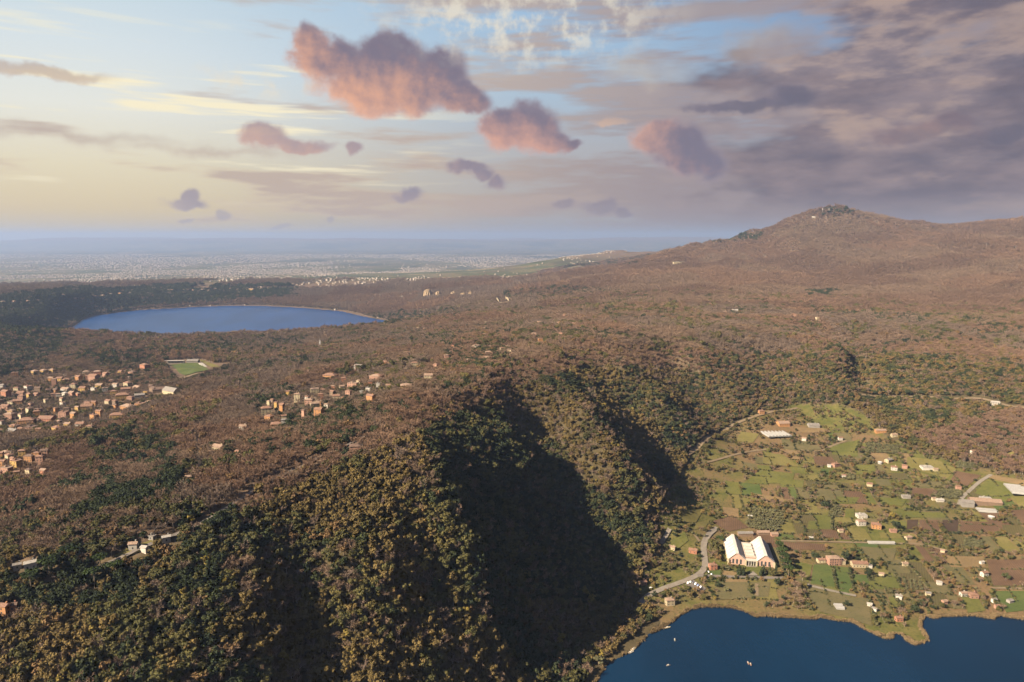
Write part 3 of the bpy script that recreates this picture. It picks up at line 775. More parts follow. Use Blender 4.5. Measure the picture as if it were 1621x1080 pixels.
# ------------------------------------------------------------------ where the woods stand
CLEAR_POLYS = []      # world polygons kept free of trees
CLEAR_LINES = []      # (polyline, half width)
CLEAR_SPOTS = []      # (x, y, radius)
def rim_side(px, py):
    """Positive below the rim line (inside the crater), in picture rows."""
    xs = [p[0] for p in RIM_PX]; ys = [p[1] for p in RIM_PX]
    return py - np.interp(px, xs, ys)
DARK_PX = [  # (polygon, share of evergreens): evergreens outside the crater, as stands or in place of shade
 ([(100, 832), (130, 800), (200, 775), (280, 748), (300, 770), (230, 800), (150, 832)], .95),
 ([(80, 790), (110, 765), (160, 745), (215, 765), (200, 785), (140, 785)], .7),
 ([(140, 690), (200, 680), (260, 690), (285, 740), (260, 760), (200, 740), (140, 720)], .6),
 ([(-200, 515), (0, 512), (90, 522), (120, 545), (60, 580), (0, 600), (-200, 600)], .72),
 ([(-200, 470), (0, 470), (130, 455), (180, 460), (260, 452), (470, 452), (460, 472), (250, 486), (180, 494), (140, 502), (90, 530), (-200, 530)], .97),  # shade on the far lake's west wall, painted with dark evergreens
 ([(120, 575), (140, 562), (210, 560), (300, 548), (370, 540), (370, 552), (260, 565), (160, 582)], .6),
 ([(320, 545), (420, 535), (470, 540), (470, 560), (400, 565), (330, 560)], .35),
 ([(380, 640), (440, 610), (470, 615), (420, 660)], .6), ([(410, 655), (470, 640), (560, 640), (545, 670), (450, 690)], .4),
 ([(700, 560), (780, 548), (830, 556), (760, 585), (700, 590)], .5), ([(560, 500), (650, 495), (720, 490), (740, 500), (600, 520)], .5),
 ([(1288, 462), (1325, 460), (1328, 470), (1290, 472)], .95), ([(1300, 330), (1360, 330), (1350, 341), (1300, 343)], .6), ([(1140, 370), (1195, 370), (1195, 382), (1130, 386)], .8),
 ([(540, 690), (590, 690), (590, 720), (540, 730)], .6), ([(0, 890), (60, 880), (170, 890), (230, 900), (200, 960), (60, 990), (0, 960)], .75),
 ([(790, 465), (900, 455), (1000, 462), (900, 472), (800, 476)], .4), ([(620, 440), (1000, 420), (1060, 395), (880, 395), (700, 425)], .55),
]
TOWN_PX = [(-60, 615), (20, 590), (100, 590), (230, 568), (265, 600), (250, 640), (160, 690), (20, 695), (-60, 700)]
TOWN2_PX = [(-60, 710), (85, 715), (70, 745), (-60, 770)]
TOWN3_PX = [(400, 650), (520, 600), (640, 580), (690, 590), (640, 620), (520, 660), (420, 690)]
GREEN_N_PX = [(1100, 565), (1200, 562), (1330, 560), (1345, 545), (1370, 555), (1480, 565), (1640, 575), (1640, 690), (1500, 650), (1400, 640), (1330, 645), (1220, 645), (1130, 690), (1080, 700)]
def make_points():
    bands = [(230, 900, 5.3, .88), (900, 1500, 6.2, .94), (1500, 2300, 7.6, 1.08), (2300, 3600, 10.3, 1.38), (3600, 5000, 13.5, 1.75), (5000, 7600, 20., 2.2)]
    out = []
    for y0, y1, s, sc in bands:
        hx = .86 * y1 + 90
        xs = np.arange(-hx, hx, s); ys = np.arange(y0, y1, s)
        X, Y = np.meshgrid(xs, ys); X = X.ravel(); Y = Y.ravel()
        X = X + rng.uniform(-.48, .48, X.shape) * s; Y = Y + rng.uniform(-.48, .48, Y.shape) * s
        m = np.abs(X) < .86 * Y + 90
        X, Y = X[m], Y[m]; Z = hgt(X, Y)
        px, py = project(X, Y, Z)
        m = (px > -190) & (px < 1810) & (py < 1210)
        if y0 > 4900: m &= (Z > 60) | (Y < 5900)
        out.append(np.stack([X[m], Y[m], Z[m], px[m], py[m], sc * (.6 + .85 * rng.beta(2, 3, m.sum()))], -1))
    return np.concatenate(out)
PTA = make_points()
def blocked(X, Y):
    b = np.zeros(X.shape, bool)
    for poly in CLEAR_POLYS:
        xs = [p[0] for p in poly]; ys = [p[1] for p in poly]
        m = (X > min(xs)) & (X < max(xs)) & (Y > min(ys)) & (Y < max(ys))
        if m.any(): b[m] |= in_poly(X[m], Y[m], poly)
    for line, hw in CLEAR_LINES:
        xs = [p[0] for p in line]; ys = [p[1] for p in line]
        m = (X > min(xs) - hw) & (X < max(xs) + hw) & (Y > min(ys) - hw) & (Y < max(ys) + hw)
        if m.any(): b[m] |= dist_poly(X[m], Y[m], line) < hw
    for x, y, r in CLEAR_SPOTS:
        b |= (X - x) ** 2 + (Y - y) ** 2 < r * r
    return b
def forest():
    global PTA
    X, Y, Z, px, py, sc = PTA.T
    keep = ((Z > .9) | (Y > 2300)) & ~((Y > 2300) & (Y < 5200) & (Z < -21.5) )
    keep &= ~blocked(X, Y)
    val = in_poly(px, py, VALLEY_PX) & (Y > 550) & (Y < 1500)
    clump = fbm(X / 26, Y / 26, 3, 41)
    keep &= ~(val & (clump < .415))
    town = in_poly(px, py, TOWN_PX) | in_poly(px, py, TOWN2_PX) | in_poly(px, py, TOWN3_PX)
    keep &= ~(town & (rng.uniform(0, 1, len(X)) < .22))
    sc = np.where(town, sc * .72, sc)
    d = np.hypot(X, Y)
    keep &= ~((d > 5400) & (Z < 110) & (fbm(X / 300, Y / 300, 3, 9) < .5))
    X, Y, Z, px, py, sc, val, clump, d = (q[keep] for q in (X, Y, Z, px, py, sc, val, clump, d))
    n = len(X); u = rng.uniform(0, 1, n)
    inside = rim_side(px, py) > 0
    inside &= d < 2100
    patch = fbm(X / 60, Y / 60, 3, 51); patch2 = fbm(X / 150, Y / 150, 3, 77); patch3 = fbm(X / 400, Y / 400, 3, 78)
    K = np.full(n, 'bare', dtype=object)
    # stands of one age and kind, some 150 m across, with ragged borders
    wx = X + 90 * (fbm(X / 130, Y / 130, 3, 5) - .5); wy = Y + 90 * (fbm(X / 130, Y / 130, 3, 6) - .5)
    cs = np.where(d < 2200, 150., 320.)
    cell = _hash(np.floor(wx / cs), np.floor(wy / cs), 3); cell2 = _hash(np.floor(wx / cs), np.floor(wy / cs), 8)
    K[cell > .42] = 'bare_red'; K[cell > .74] = 'bare_grey'
    fb = (d > 2600) & (cell > .3); K[fb] = 'bare_far'; K[(d > 2600) & (cell > .8)] = 'bare_red'  # distant woods take the twigs darkened for cloud shade
    K[(d > 2600) & (px < 850) & (cell < .6)] = 'bare_grey'
    sc = sc * np.where(val, 1., .82 + .36 * cell2)
    K[(cell2 > .86) & (u < .3) & (d < 2800)] = 'oak_green'
    # outside: scattered evergreens and russet crowns
    ever = (~inside) & (patch > .57) & (u < .55) & (d < 3200)
    K[ever] = 'oak_green'
    K[(~inside) & (patch2 > .62) & (u < .35) & (d < 2600)] = 'oak_dark'
    K[(~inside) & (u > .955) & (d < 2600)] = 'russet'
    # inside the crater: holm oaks, gold to green, with bare crowns among them
    g = inside
    base = patch + .35 * (u - .5)
    K[g] = 'oak_gold'
    K[g & (base > .50)] = 'oak_green'
    K[g & (base > .665)] = 'oak_dark'
    bare_in = g & (u > .87 - .22 * (patch2 > .58))
    K[bare_in] = 'bare'; K[bare_in & (u > .9)] = 'bare_grey'
    K[g & (u > .965)] = 'russet'
    K[g & (u < .012)] = 'yellow'
    # top band of the crater stays brown
    top = g & (rim_side(px, py) < 34) & (rng.uniform(0, 1, n) < .72) & (px > 380)
    K[top] = 'bare_red'
    tn = g & in_poly(px, py, GREEN_N_PX)
    u2 = rng.uniform(0, 1, n)
    K[tn & (u2 < .42)] = 'oak_green'; K[tn & (u2 < .2)] = 'oak_dark'; K[tn & (u2 > .74)] = 'bare'; K[tn & (u2 > .9)] = 'russet'
    rs = g & in_poly(px, py, [(1440, 690), (1640, 640), (1640, 770), (1560, 750)]) & (u2 < .75)
    K[rs] = 'bare_red'
    rv = g & in_poly(px, py, [(660, 690), (770, 640), (880, 730), (1040, 850), (960, 960), (800, 950), (720, 800)])  # ravine shade deepened through tree colour: mostly dark and green oaks
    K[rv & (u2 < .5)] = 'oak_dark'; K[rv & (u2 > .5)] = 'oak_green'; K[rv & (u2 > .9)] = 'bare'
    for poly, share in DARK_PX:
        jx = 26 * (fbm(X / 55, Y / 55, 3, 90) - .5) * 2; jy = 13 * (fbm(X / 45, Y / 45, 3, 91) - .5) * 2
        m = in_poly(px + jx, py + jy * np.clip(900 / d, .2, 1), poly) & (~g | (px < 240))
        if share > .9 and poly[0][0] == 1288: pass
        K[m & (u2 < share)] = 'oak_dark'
    # the valley's own trees
    v = val
    K[v] = 'olive'
    K[v & (u2 > .40)] = 'oak_green'; K[v & (u2 > .6)] = 'bare'; K[v & (u2 > .78)] = 'oak_gold'; K[v & (u2 > .88)] = 'russet'; K[v & (u2 > .95)] = 'oak_dark'
    sc = sc * np.where(v, .62, 1.0)
    sc = np.where(np.isin(K, ['bare', 'bare_red', 'bare_grey', 'bare_far']), sc * np.where(inside, 1.0, 1.05), sc)
    return X, Y, Z, px, py, sc, K, d, val, inside
# ------------------------------------------------------------------ mesh helpers
import bmesh
class MB:
    def __init__(s): s.V = []; s.F = []; s.M = []
    def add(s, V, F, m=0):
        i = len(s.V); s.V += [tuple(v) for v in V]; s.F += [tuple(q + i for q in f) for f in F]; s.M += [m] * len(F); return s
    def box(s, x0, x1, y0, y1, z0, z1, m=0):
        V = [(x0, y0, z0), (x1, y0, z0), (x1, y1, z0), (x0, y1, z0), (x0, y0, z1), (x1, y0, z1), (x1, y1, z1), (x0, y1, z1)]
        return s.add(V, [(0, 3, 2, 1), (4, 5, 6, 7), (0, 1, 5, 4), (1, 2, 6, 5), (2, 3, 7, 6), (3, 0, 4, 7)], m)
    def prism(s, prof, y0, y1, m=0):
        """Profile in (x, z), pushed from y0 to y1."""
        n = len(prof)
        V = [(x, y0, z) for x, z in prof] + [(x, y1, z) for x, z in prof]
        F = [(i, (i + 1) % n, n + (i + 1) % n, n + i) for i in range(n)] + [tuple(range(n))[::-1], tuple(range(n, 2 * n))]
        return s.add(V, F, m)
    def cyl(s, x, y, z0, z1, r0, r1=None, n=10, m=0):
        r1 = r0 if r1 is None else r1
        V = [(x + r0 * math.cos(t), y + r0 * math.sin(t), z0) for t in np.linspace(0, 6.2832, n, endpoint=False)] + [(x + r1 * math.cos(t), y + r1 * math.sin(t), z1) for t in np.linspace(0, 6.2832, n, endpoint=False)]
        return s.add(V, [(i, (i + 1) % n, n + (i + 1) % n, n + i) for i in range(n)] + [tuple(range(n, 2 * n)), tuple(range(n))[::-1]], m)
    def build(s, name, mats, parent=None):
        me = bpy.data.meshes.new(name); me.from_pydata([tuple(map(float, v)) for v in s.V], [], s.F)
        for m in (mats if isinstance(mats, (list, tuple)) else [mats]): me.materials.append(m)
        me.polygons.foreach_set('material_index', np.asarray(s.M, np.int32)); me.update()
        o = bpy.data.objects.new(name, me); COL.objects.link(o)
        if parent: o.parent = parent
        return o
def tag(o, label, cat, group=None):
    o['label'] = label; o['category'] = cat
    if group: o['group'] = group
    return o
def empty(name, loc, rz=0.):
    o = bpy.data.objects.new(name, None); COL.objects.link(o); o.location = loc; o.rotation_euler = (0, 0, rz); o.empty_display_size = 2
    return o
def drape(name, poly_px, mat, lift=.6, step=9., clear=True, grow=0.):
    pts = [at(px, py)[:2] for px, py in poly_px]
    if clear: CLEAR_POLYS.append(pts)
    bm = bmesh.new(); vs = [bm.verts.new((x, y, 0)) for x, y in pts]
    f = bm.faces.new(vs)
    xs = [p[0] for p in pts]; ys = [p[1] for p in pts]
    for ax, lo, hi in ((0, min(xs), max(xs)), (1, min(ys), max(ys))):
        for c in np.arange(math.ceil(lo / step) * step, hi, step):
            co = (float(c), 0, 0) if ax == 0 else (0, float(c), 0); no = (1, 0, 0) if ax == 0 else (0, 1, 0)
            bmesh.ops.bisect_plane(bm, geom=list(bm.verts) + list(bm.edges) + list(bm.faces), plane_co=co, plane_no=no)
    bmesh.ops.triangulate(bm, faces=list(bm.faces))
    me = bpy.data.meshes.new(name)
    for v in bm.verts: v.co.z = float(hgt(v.co.x, v.co.y)) + lift
    bmesh.ops.recalc_face_normals(bm, faces=list(bm.faces))
    if sum(fc.normal.z for fc in bm.faces) < 0: bmesh.ops.reverse_faces(bm, faces=list(bm.faces))
    bm.to_mesh(me); bm.free(); me.materials.append(mat)
    o = bpy.data.objects.new(name, me); COL.objects.link(o); o['kind'] = 'structure'
    return o
def resample(pts, step):
    out = [pts[0]]
    for a, b in zip(pts[:-1], pts[1:]):
        d = math.hypot(b[0] - a[0], b[1] - a[1]); n = max(1, int(d / step))
        out += [(a[0] + (b[0] - a[0]) * i / n, a[1] + (b[1] - a[1]) * i / n) for i in range(1, n + 1)]
    return out
def road(name, line_px, width, mat, lift=.9, clear=1.6, step=6.):
    pts = [at(px, py)[:2] for px, py in line_px]
    # soften the corners
    for _ in range(2):
        q = [pts[0]]
        for a, b in zip(pts[:-1], pts[1:]): q += [(a[0] * .75 + b[0] * .25, a[1] * .75 + b[1] * .25), (a[0] * .25 + b[0] * .75, a[1] * .25 + b[1] * .75)]
        pts = q + [pts[-1]]
    pts = resample(pts, step)
    CLEAR_LINES.append((pts[::2] + [pts[-1]], width * .5 + clear))
    V, F = [], []
    for i, (x, y) in enumerate(pts):
        a = pts[max(i - 1, 0)]; b = pts[min(i + 1, len(pts) - 1)]
        dx, dy = b[0] - a[0], b[1] - a[1]; L = math.hypot(dx, dy) + 1e-9; nx, ny = -dy / L, dx / L
        for k in (-.5, 0, .5):
            xx, yy = x + nx * width * k, y + ny * width * k
            V.append((xx, yy, max(float(hgt(xx, yy)), float(hgt(x, y)) - .3) + lift))
    for i in range(len(pts) - 1):
        for k in (0, 1):
            j = i * 3 + k; F.append((j + 1, j, j + 3, j + 4))
    me = bpy.data.meshes.new(name); me.from_pydata(V, [], F); me.materials.append(mat); me.update()
    o = bpy.data.objects.new(name, me); COL.objects.link(o); o['kind'] = 'structure'
    return o
def field_mat(name, c1, c2, rows=0., rot=0., c3=None):
    m, nt, b = new_mat(name)
    geo = N(nt, 'ShaderNodeNewGeometry')
    n1 = noise(nt, geo.outputs['Position'], .03, 4); n2 = noise(nt, geo.outputs['Position'], .35, 3)
    col = mixc(nt, c1, c2, maprange(nt, n1.outputs[0], .35, .65))
    col = mixc(nt, col, c3 or tuple(.6 * q for q in c1), maprange(nt, n2.outputs[0], .5, .75, 0, .7))
    if rows:
        mp = N(nt, 'ShaderNodeMapping', inp={'Rotation': (0, 0, rot)}); nt.links.new(geo.outputs['Position'], mp.inputs[0])
        wv = N(nt, 'ShaderNodeTexWave', inp={'Scale': rows, 'Distortion': 1.5, 'Detail': 2.}); nt.links.new(mp.outputs[0], wv.inputs[0])
        col = mixc(nt, col, tuple(.55 * q for q in c1), math_n(nt, 'MULTIPLY', wv.outputs[0], .6))
    nt.links.new(col, b.inputs['Base Color']); b.inputs['Roughness'].default_value = 1; b.inputs['Specular IOR Level'].default_value = .05
    return m
FM = {
 'green': field_mat('green_pasture', (0.051, 0.056, 0.017), (0.068, 0.068, 0.022)),
 'deep': field_mat('lush_crop', (0.036, 0.051, 0.017), (0.048, 0.059, 0.020)),
 'dull': field_mat('dull_meadow', (0.055, 0.052, 0.026), (0.070, 0.060, 0.031)),
 'olive': field_mat('olive_meadow', (0.070, 0.065, 0.022), (0.089, 0.078, 0.030)),
 'brown': field_mat('ploughed_soil', (0.063, 0.041, 0.027), (0.083, 0.055, 0.036), .12, .3),
 'dark': field_mat('dark_tilled_soil', (0.035, 0.025, 0.019), (0.046, 0.033, 0.024), .2, 0),
 'tan': field_mat('dry_stubble', (0.088, 0.065, 0.035), (0.110, 0.079, 0.042)),
 'rows': field_mat('vine_rows', (0.060, 0.051, 0.025), (0.049, 0.046, 0.022), .11, .5),
}
def C6(pts): return [(1080 + x / 2.7, 680 + y / 2.7) for x, y in pts]

# ------------------------------------------------------------------ fields and roads of the valley
FIELDS = [
 ('deep', [(562, 578), (638, 582), (653, 676), (548, 660)]), ('deep', [(646, 583), (713, 592), (733, 692), (662, 678)]),
 ('dull', [(528, 668), (742, 722), (795, 722), (812, 842), (700, 805), (590, 782), (522, 700)]),
 ('deep', [(1330, 692), (1520, 690), (1520, 768), (1385, 784)]), ('brown', [(1300, 556), (1520, 556), (1520, 668), (1330, 668)]),
 ('tan', [(1112, 540), (1285, 546), (1298, 590), (1150, 590)]), ('green', [(1192, 716), (1268, 726), (1296, 776), (1222, 786)]),
 ('olive', [(345, 98), (430, 108), (500, 158), (345, 150)]), ('green', [(335, 172), (480, 190), (470, 230), (262, 230)]),
 ('green', [(542, 392), (635, 392), (635, 428), (534, 428)]), ('green', [(660, 288), (757, 292), (738, 320), (642, 318)]),
 ('green', [(628, 72), (758, 44), (748, 118), (642, 108)]), ('green', [(738, 152), (820, 152), (828, 190), (742, 194)]),
 ('olive', [(962, 118), (1090, 132), (1172, 172), (1130, 212), (960, 160)]), ('brown', [(1172, 178), (1278, 197), (1218, 243), (1142, 224)]),
 ('green', [(1305, 212), (1461, 250), (1378, 308), (1250, 274)]), ('tan', [(1314, 192), (1490, 222), (1470, 244), (1304, 206)]),
 ('green', [(948, 352), (1130, 357), (1130, 378), (950, 378)]), ('dark', [(962, 387), (1008, 387), (1006, 428), (958, 428)]),
 ('brown', [(1014, 388), (1100, 388), (1098, 436), (1012, 434)]), ('dark', [(1112, 388), (1180, 388), (1178, 438), (1108, 438)]), ('brown', [(1188, 392), (1368, 397), (1368, 438), (1186, 438)]),
 ('brown', [(122, 392), (214, 367), (283, 420), (200, 438)]), ('brown', [(432, 482), (620, 492), (610, 520), (440, 512)]),
 ('dull', [(762, 502), (918, 512), (900, 566), (792, 558)]), ('rows', [(928, 614), (1018, 622), (1056, 688), (950, 688)]),
 ('green', [(802, 642), (898, 614), (930, 678), (792, 688)]), ('dull', [(142, 652), (378, 655), (368, 716), (150, 730)]),
 ('green', [(484, 564), (556, 580), (540, 656), (482, 618)]), ('olive', [(0, 352), (98, 334), (60, 398), (0, 398)]),
 ('olive', [(60, 400), (120, 385), (100, 420), (50, 430)]), ('green', [(880, 720), (905, 715), (935, 765), (900, 768)]),
 ('tan', [(310, 275), (430, 295), (450, 315), (300, 290)]), ('olive', [(250, 10), (330, 20), (300, 60), (230, 50)]), ('tan', [(480, -10), (600, -5), (640, 12), (500, 15)]),
 ('brown', [(560, 115), (640, 118), (660, 150), (570, 158)]), ('dull', [(440, 60), (600, 70), (590, 88), (440, 85)]), ('olive', [(840, 440), (990, 450), (1000, 470), (850, 465)]),
 ('green', [(420, 215), (520, 220), (515, 250), (420, 248)]), ('olive', [(1390, 100), (1420, 95), (1410, 120), (1385, 120)]),
 ('green', [(700, 340), (735, 340), (735, 380), (695, 378)]), ('green', [(840, 290), (960, 300), (940, 330), (850, 322)]), ('brown', [(980, 250), (1080, 255), (1060, 290), (985, 285)]),
]
# small strip plots filling the valley between the bigger fields
PLOT_HEDGES = []
def plots():
    r = np.random.default_rng(12); ang = math.radians(-13); ca, sa = math.cos(ang), math.sin(ang); n = 0
    zone = [at(px_, py_)[:2] for px_, py_ in [(1115, 845), (1150, 770), (1200, 720), (1260, 690), (1340, 690), (1420, 715), (1500, 740), (1640, 770), (1700, 800), (1700, 960), (1470, 960), (1350, 960), (1230, 945), (1130, 930)]]
    mats = ['green', 'deep', 'dull', 'olive', 'brown', 'green', 'tan', 'rows', 'dull', 'olive', 'rows', 'dull']
    xs = [p_[0] for p_ in zone]; ys = [p_[1] for p_ in zone]; cx, cy = sum(xs) / len(xs), sum(ys) / len(ys)
    v = -420.
    while v < 420:
        hv = r.uniform(26, 52); u_ = -480.
        while u_ < 480:
            wu = r.uniform(12, 34)
            q = [(u_ + .8, v + .8), (u_ + wu - .8, v + .8 + r.normal(0, 1.5)), (u_ + wu - .8, v + hv - .8), (u_ + .8, v + hv - .8 + r.normal(0, 1.5))]
            P_ = [(cx + a * ca - b * sa, cy + a * sa + b * ca) for a, b in q]
            c_ = np.mean(P_, 0)
            if bool(in_poly(c_[0], c_[1], zone)) and float(dist_poly(c_[0], c_[1], SHORE)) > 22 and r.uniform() < .62:
                pp = [tuple(float(k_) for k_ in project(np.float64(a), np.float64(b), np.float64(hgt(a, b)))) for a, b in P_]
                drape('field', pp, FM[mats[r.integers(len(mats))]], .42 + .0005 * (n % 60), 11., clear=r.uniform() < .5); n += 1
                for e in range(4):
                    if r.uniform() < .34: PLOT_HEDGES.append((P_[e], P_[(e + 1) % 4]))
            u_ += wu
        v += hv
plots()
fl = .55
for k, pts in FIELDS:
    fl += .004
    drape('field', C6(pts), FM[k], fl)
drape('field', [(1052, 862), (1084, 842), (1090, 856), (1064, 876)], FM['green'], .7)
drape('field', [(1003, 880), (1018, 874), (1024, 890), (1008, 894)], FM['dull'], .7)
drape('forecourt', [(1180, 912), (1192, 905), (1200, 912)], MAT['concrete'], .85)

road('road', [(1012, 958), (1026, 943), (1050, 932), (1080, 922), (1104, 912), (1117, 900), (1115, 880), (1113, 862), (1122, 846), (1136, 836)], 8., MAT['concrete'])
road('road', [(1104, 912), (1130, 913), (1180, 915), (1240, 916)], 6.5, MAT['asphalt'], lift=.95)
road('road', [(150, 905), (205, 880), (235, 866), (268, 852), (330, 826), (362, 804), (400, 780), (450, 752), (500, 728), (548, 707), (585, 690)], 3.4, MAT['asphalt'], lift=1.6, clear=3.6)
road('road', [(1087, 722), (1110, 704), (1127, 690), (1152, 677), (1172, 668), (1192, 661), (1225, 652), (1262, 646)], 7., MAT['dirt_road'])
road('road', [(1112, 734), (1150, 724), (1185, 715), (1213, 712)], 5., MAT['dirt_road'])
road('road', [(1364, 626), (1392, 629), (1430, 629), (1470, 629), (1512, 633), (1545, 631), (1570, 636), (1592, 643), (1630, 648)], 9., MAT['dirt_road'], lift=1.6, clear=7)
road('road', [(1569, 752), (1552, 762), (1536, 776), (1521, 790), (1518, 800)], 6., MAT['concrete'])
road('road', [(1236, 857), (1290, 858), (1340, 859), (1376, 860), (1418, 861), (1460, 862), (1500, 873)], 4.5, MAT['dirt_road'])
road('road', [(1273, 925), (1290, 930), (1320, 937), (1355, 944)], 5., MAT['concrete'])
road('road', [(1568, 932), (1590, 932), (1621, 933)], 4., MAT['dirt_road'], lift=1.1)
road('road', [(1198, 944), (1198, 936), (1198, 925)], 4., MAT['dirt_road'])
road('road', [(1440, 895), (1456, 912), (1470, 935)], 3.5, MAT['dirt_road'])
road('road', [(1267, 713), (1300, 716), (1312, 708), (1340, 698)], 5., MAT['dirt_road'])
road('road', [(1084, 832), (1098, 845), (1108, 858)], 4., MAT['dirt_road'])
road('road', [(1060, 838), (1052, 852), (1046, 862)], 6., MAT['concrete'])
for tr in ([(308, 686), (312, 716), (318, 748)], [(656, 543), (648, 565), (641, 588)], [(560, 606), (640, 588), (720, 566), (800, 548), (870, 532)], [(980, 535), (1080, 515), (1180, 498), (1300, 478), (1420, 458)], [(150, 610), (300, 600), (420, 585), (520, 560)], [(1180, 470), (1260, 450), (1330, 420)]):
    road('track', tr, 3.2, MAT['dirt_road'], lift=1.2, clear=2.4)
# reed fringe along the lake
def reeds():
    line = resample(SHORE[2:], 1.0); P2, S2 = [], []
    for i, (x, y) in enumerate(line):
        if i == 0: continue
        a = line[i - 1]; dx, dy = x - a[0], y - a[1]; L = math.hypot(dx, dy) + 1e-9
        nx, ny = -dy / L, dx / L
        px, _ = project(np.float64(x), np.float64(y), np.float64(0))
        if px < 1030: w = 1.2
        else: w = 1.6 + 3.6 * float(vnoise(i / 22., 0.3, 5))
        if vnoise(i / 9., 7.7, 9) < .42: w *= .25
        for k in range(int(2.4 * w)):
            q = rng.uniform(-.8, w) ; xx, yy = x + nx * q + rng.uniform(-.5, .5), y + ny * q + rng.uniform(-.5, .5)
            if px < 1030 and rng.uniform() > .35: continue
            P2.append((xx, yy, max(float(hgt(xx, yy)), -.2))); S2.append(rng.uniform(.7, 1.25))
    V, F = [], []
    r = np.random.default_rng(3)
    for _ in range(26):
        p = np.array((r.normal(0, .45), r.normal(0, .45), -.3)); t = p + (r.normal(0, .3), r.normal(0, .3), r.uniform(1.3, 2.3)); s = np.array((r.normal(), r.normal(), 0)); s /= np.linalg.norm(s); s *= .12
        j = len(V); V += [p - s, p + s, t + s * 1.8, t - s * 1.8]; F.append((j, j + 1, j + 2, j + 3))
    c = bpy.data.collections.new('kind_reed'); c.objects.link(bpy.data.objects.new('reed_clump', mesh_from('reed_clump', V, F, MAT['reed']))); PROTO['reed'] = c
    scatter('reeds', 'reed', P2, S2, 'pale dry reeds fringing the near lake shore')
    CLEAR_LINES.append((SHORE[8:], 6.))
reeds()
# ------------------------------------------------------------------ houses
ORD = 'first second third fourth fifth sixth seventh eighth ninth tenth eleventh twelfth thirteenth fourteenth fifteenth sixteenth seventeenth eighteenth nineteenth twentieth'.split()
COLW = {'cream': 'cream', 'yellow': 'ochre yellow', 'orange': 'orange', 'pink': 'pink', 'white': 'white', 'grey': 'grey', 'salmon': 'salmon red', 'brown': 'brown'}
ROOFW = {'tile': 'red tiled', 'tile_pale': 'pale tiled', 'tile_dark': 'dark tiled', 'greyroof': 'grey', 'whiteroof': 'white'}
ALLH = []
HN = 0
def house_meshes(w, d, h, style, rh, windows, wall, roof):
    mb = MB(); x, y = w / 2, d / 2
    mb.box(-x, x, -y, y, -4, h)
    if style == 'gable': mb.prism([(-y, h), (y, h), (0, h + rh)], -x + .01, x - .01)
    if style == 'gable':                                   # turn the gable so that the ridge runs along x
        k = len(mb.V) - 6
        for i in range(k, len(mb.V)):
            a, b, c = mb.V[i]; mb.V[i] = (b, -a, c)
    if windows:
        ns = max(1, int(round(h / 3.1)))
        for s in range(ns):
            z = 1.2 + s * 3.0
            if z + 1.4 > h: break
            for face in range(4):
                L = w if face % 2 == 0 else d; n = max(1, int(L / 3.6))
                for k in range(n):
                    c = -L / 2 + (k + .5) * L / n
                    if face == 0: mb.box(c - .55, c + .55, -y - .04, -y + .1, z, z + 1.45, 1)
                    elif face == 2: mb.box(c - .55, c + .55, y - .1, y + .04, z, z + 1.45, 1)
                    elif face == 1: mb.box(x - .1, x + .04, c - .55, c + .55, z, z + 1.45, 1)
                    else: mb.box(-x - .04, -x + .1, c - .55, c + .55, z, z + 1.45, 1)
    rb = MB(); o = .5; t = .28
    if style == 'gable':
        for s in (-1, 1):
            sl = rh / y
            V = [(-x - o, s * (y + o), h - sl * o), (x + o, s * (y + o), h - sl * o), (x + o, 0, h + rh), (-x - o, 0, h + rh)]
            V += [(a, b, c + t) for a, b, c in V]
            rb.add(V, [(0, 1, 2, 3), (4, 7, 6, 5), (0, 4, 5, 1), (1, 5, 6, 2), (2, 6, 7, 3), (3, 7, 4, 0)])
    elif style == 'hip':
        r = max(0., x - y) ; V = [(-x - o, -y - o, h), (x + o, -y - o, h), (x + o, y + o, h), (-x - o, y + o, h), (-r, 0, h + rh), (r, 0, h + rh)]
        V += [(a, b, c - .25) for a, b, c in V[:4]]
        rb.add(V, [(0, 1, 5, 4), (1, 2, 5), (2, 3, 4, 5), (3, 0, 4), (0, 6, 7, 1), (1, 7, 8, 2), (2, 8, 9, 3), (3, 9, 6, 0), (6, 9, 8, 7)])
    else:
        rb.box(-x - .25, x + .25, -y - .25, y + .25, h + .003, h + .35); rb.box(-x * .4, -x * .05, -y * .3, y * .4, h + .352, h + 2.2)
    return mb, rb
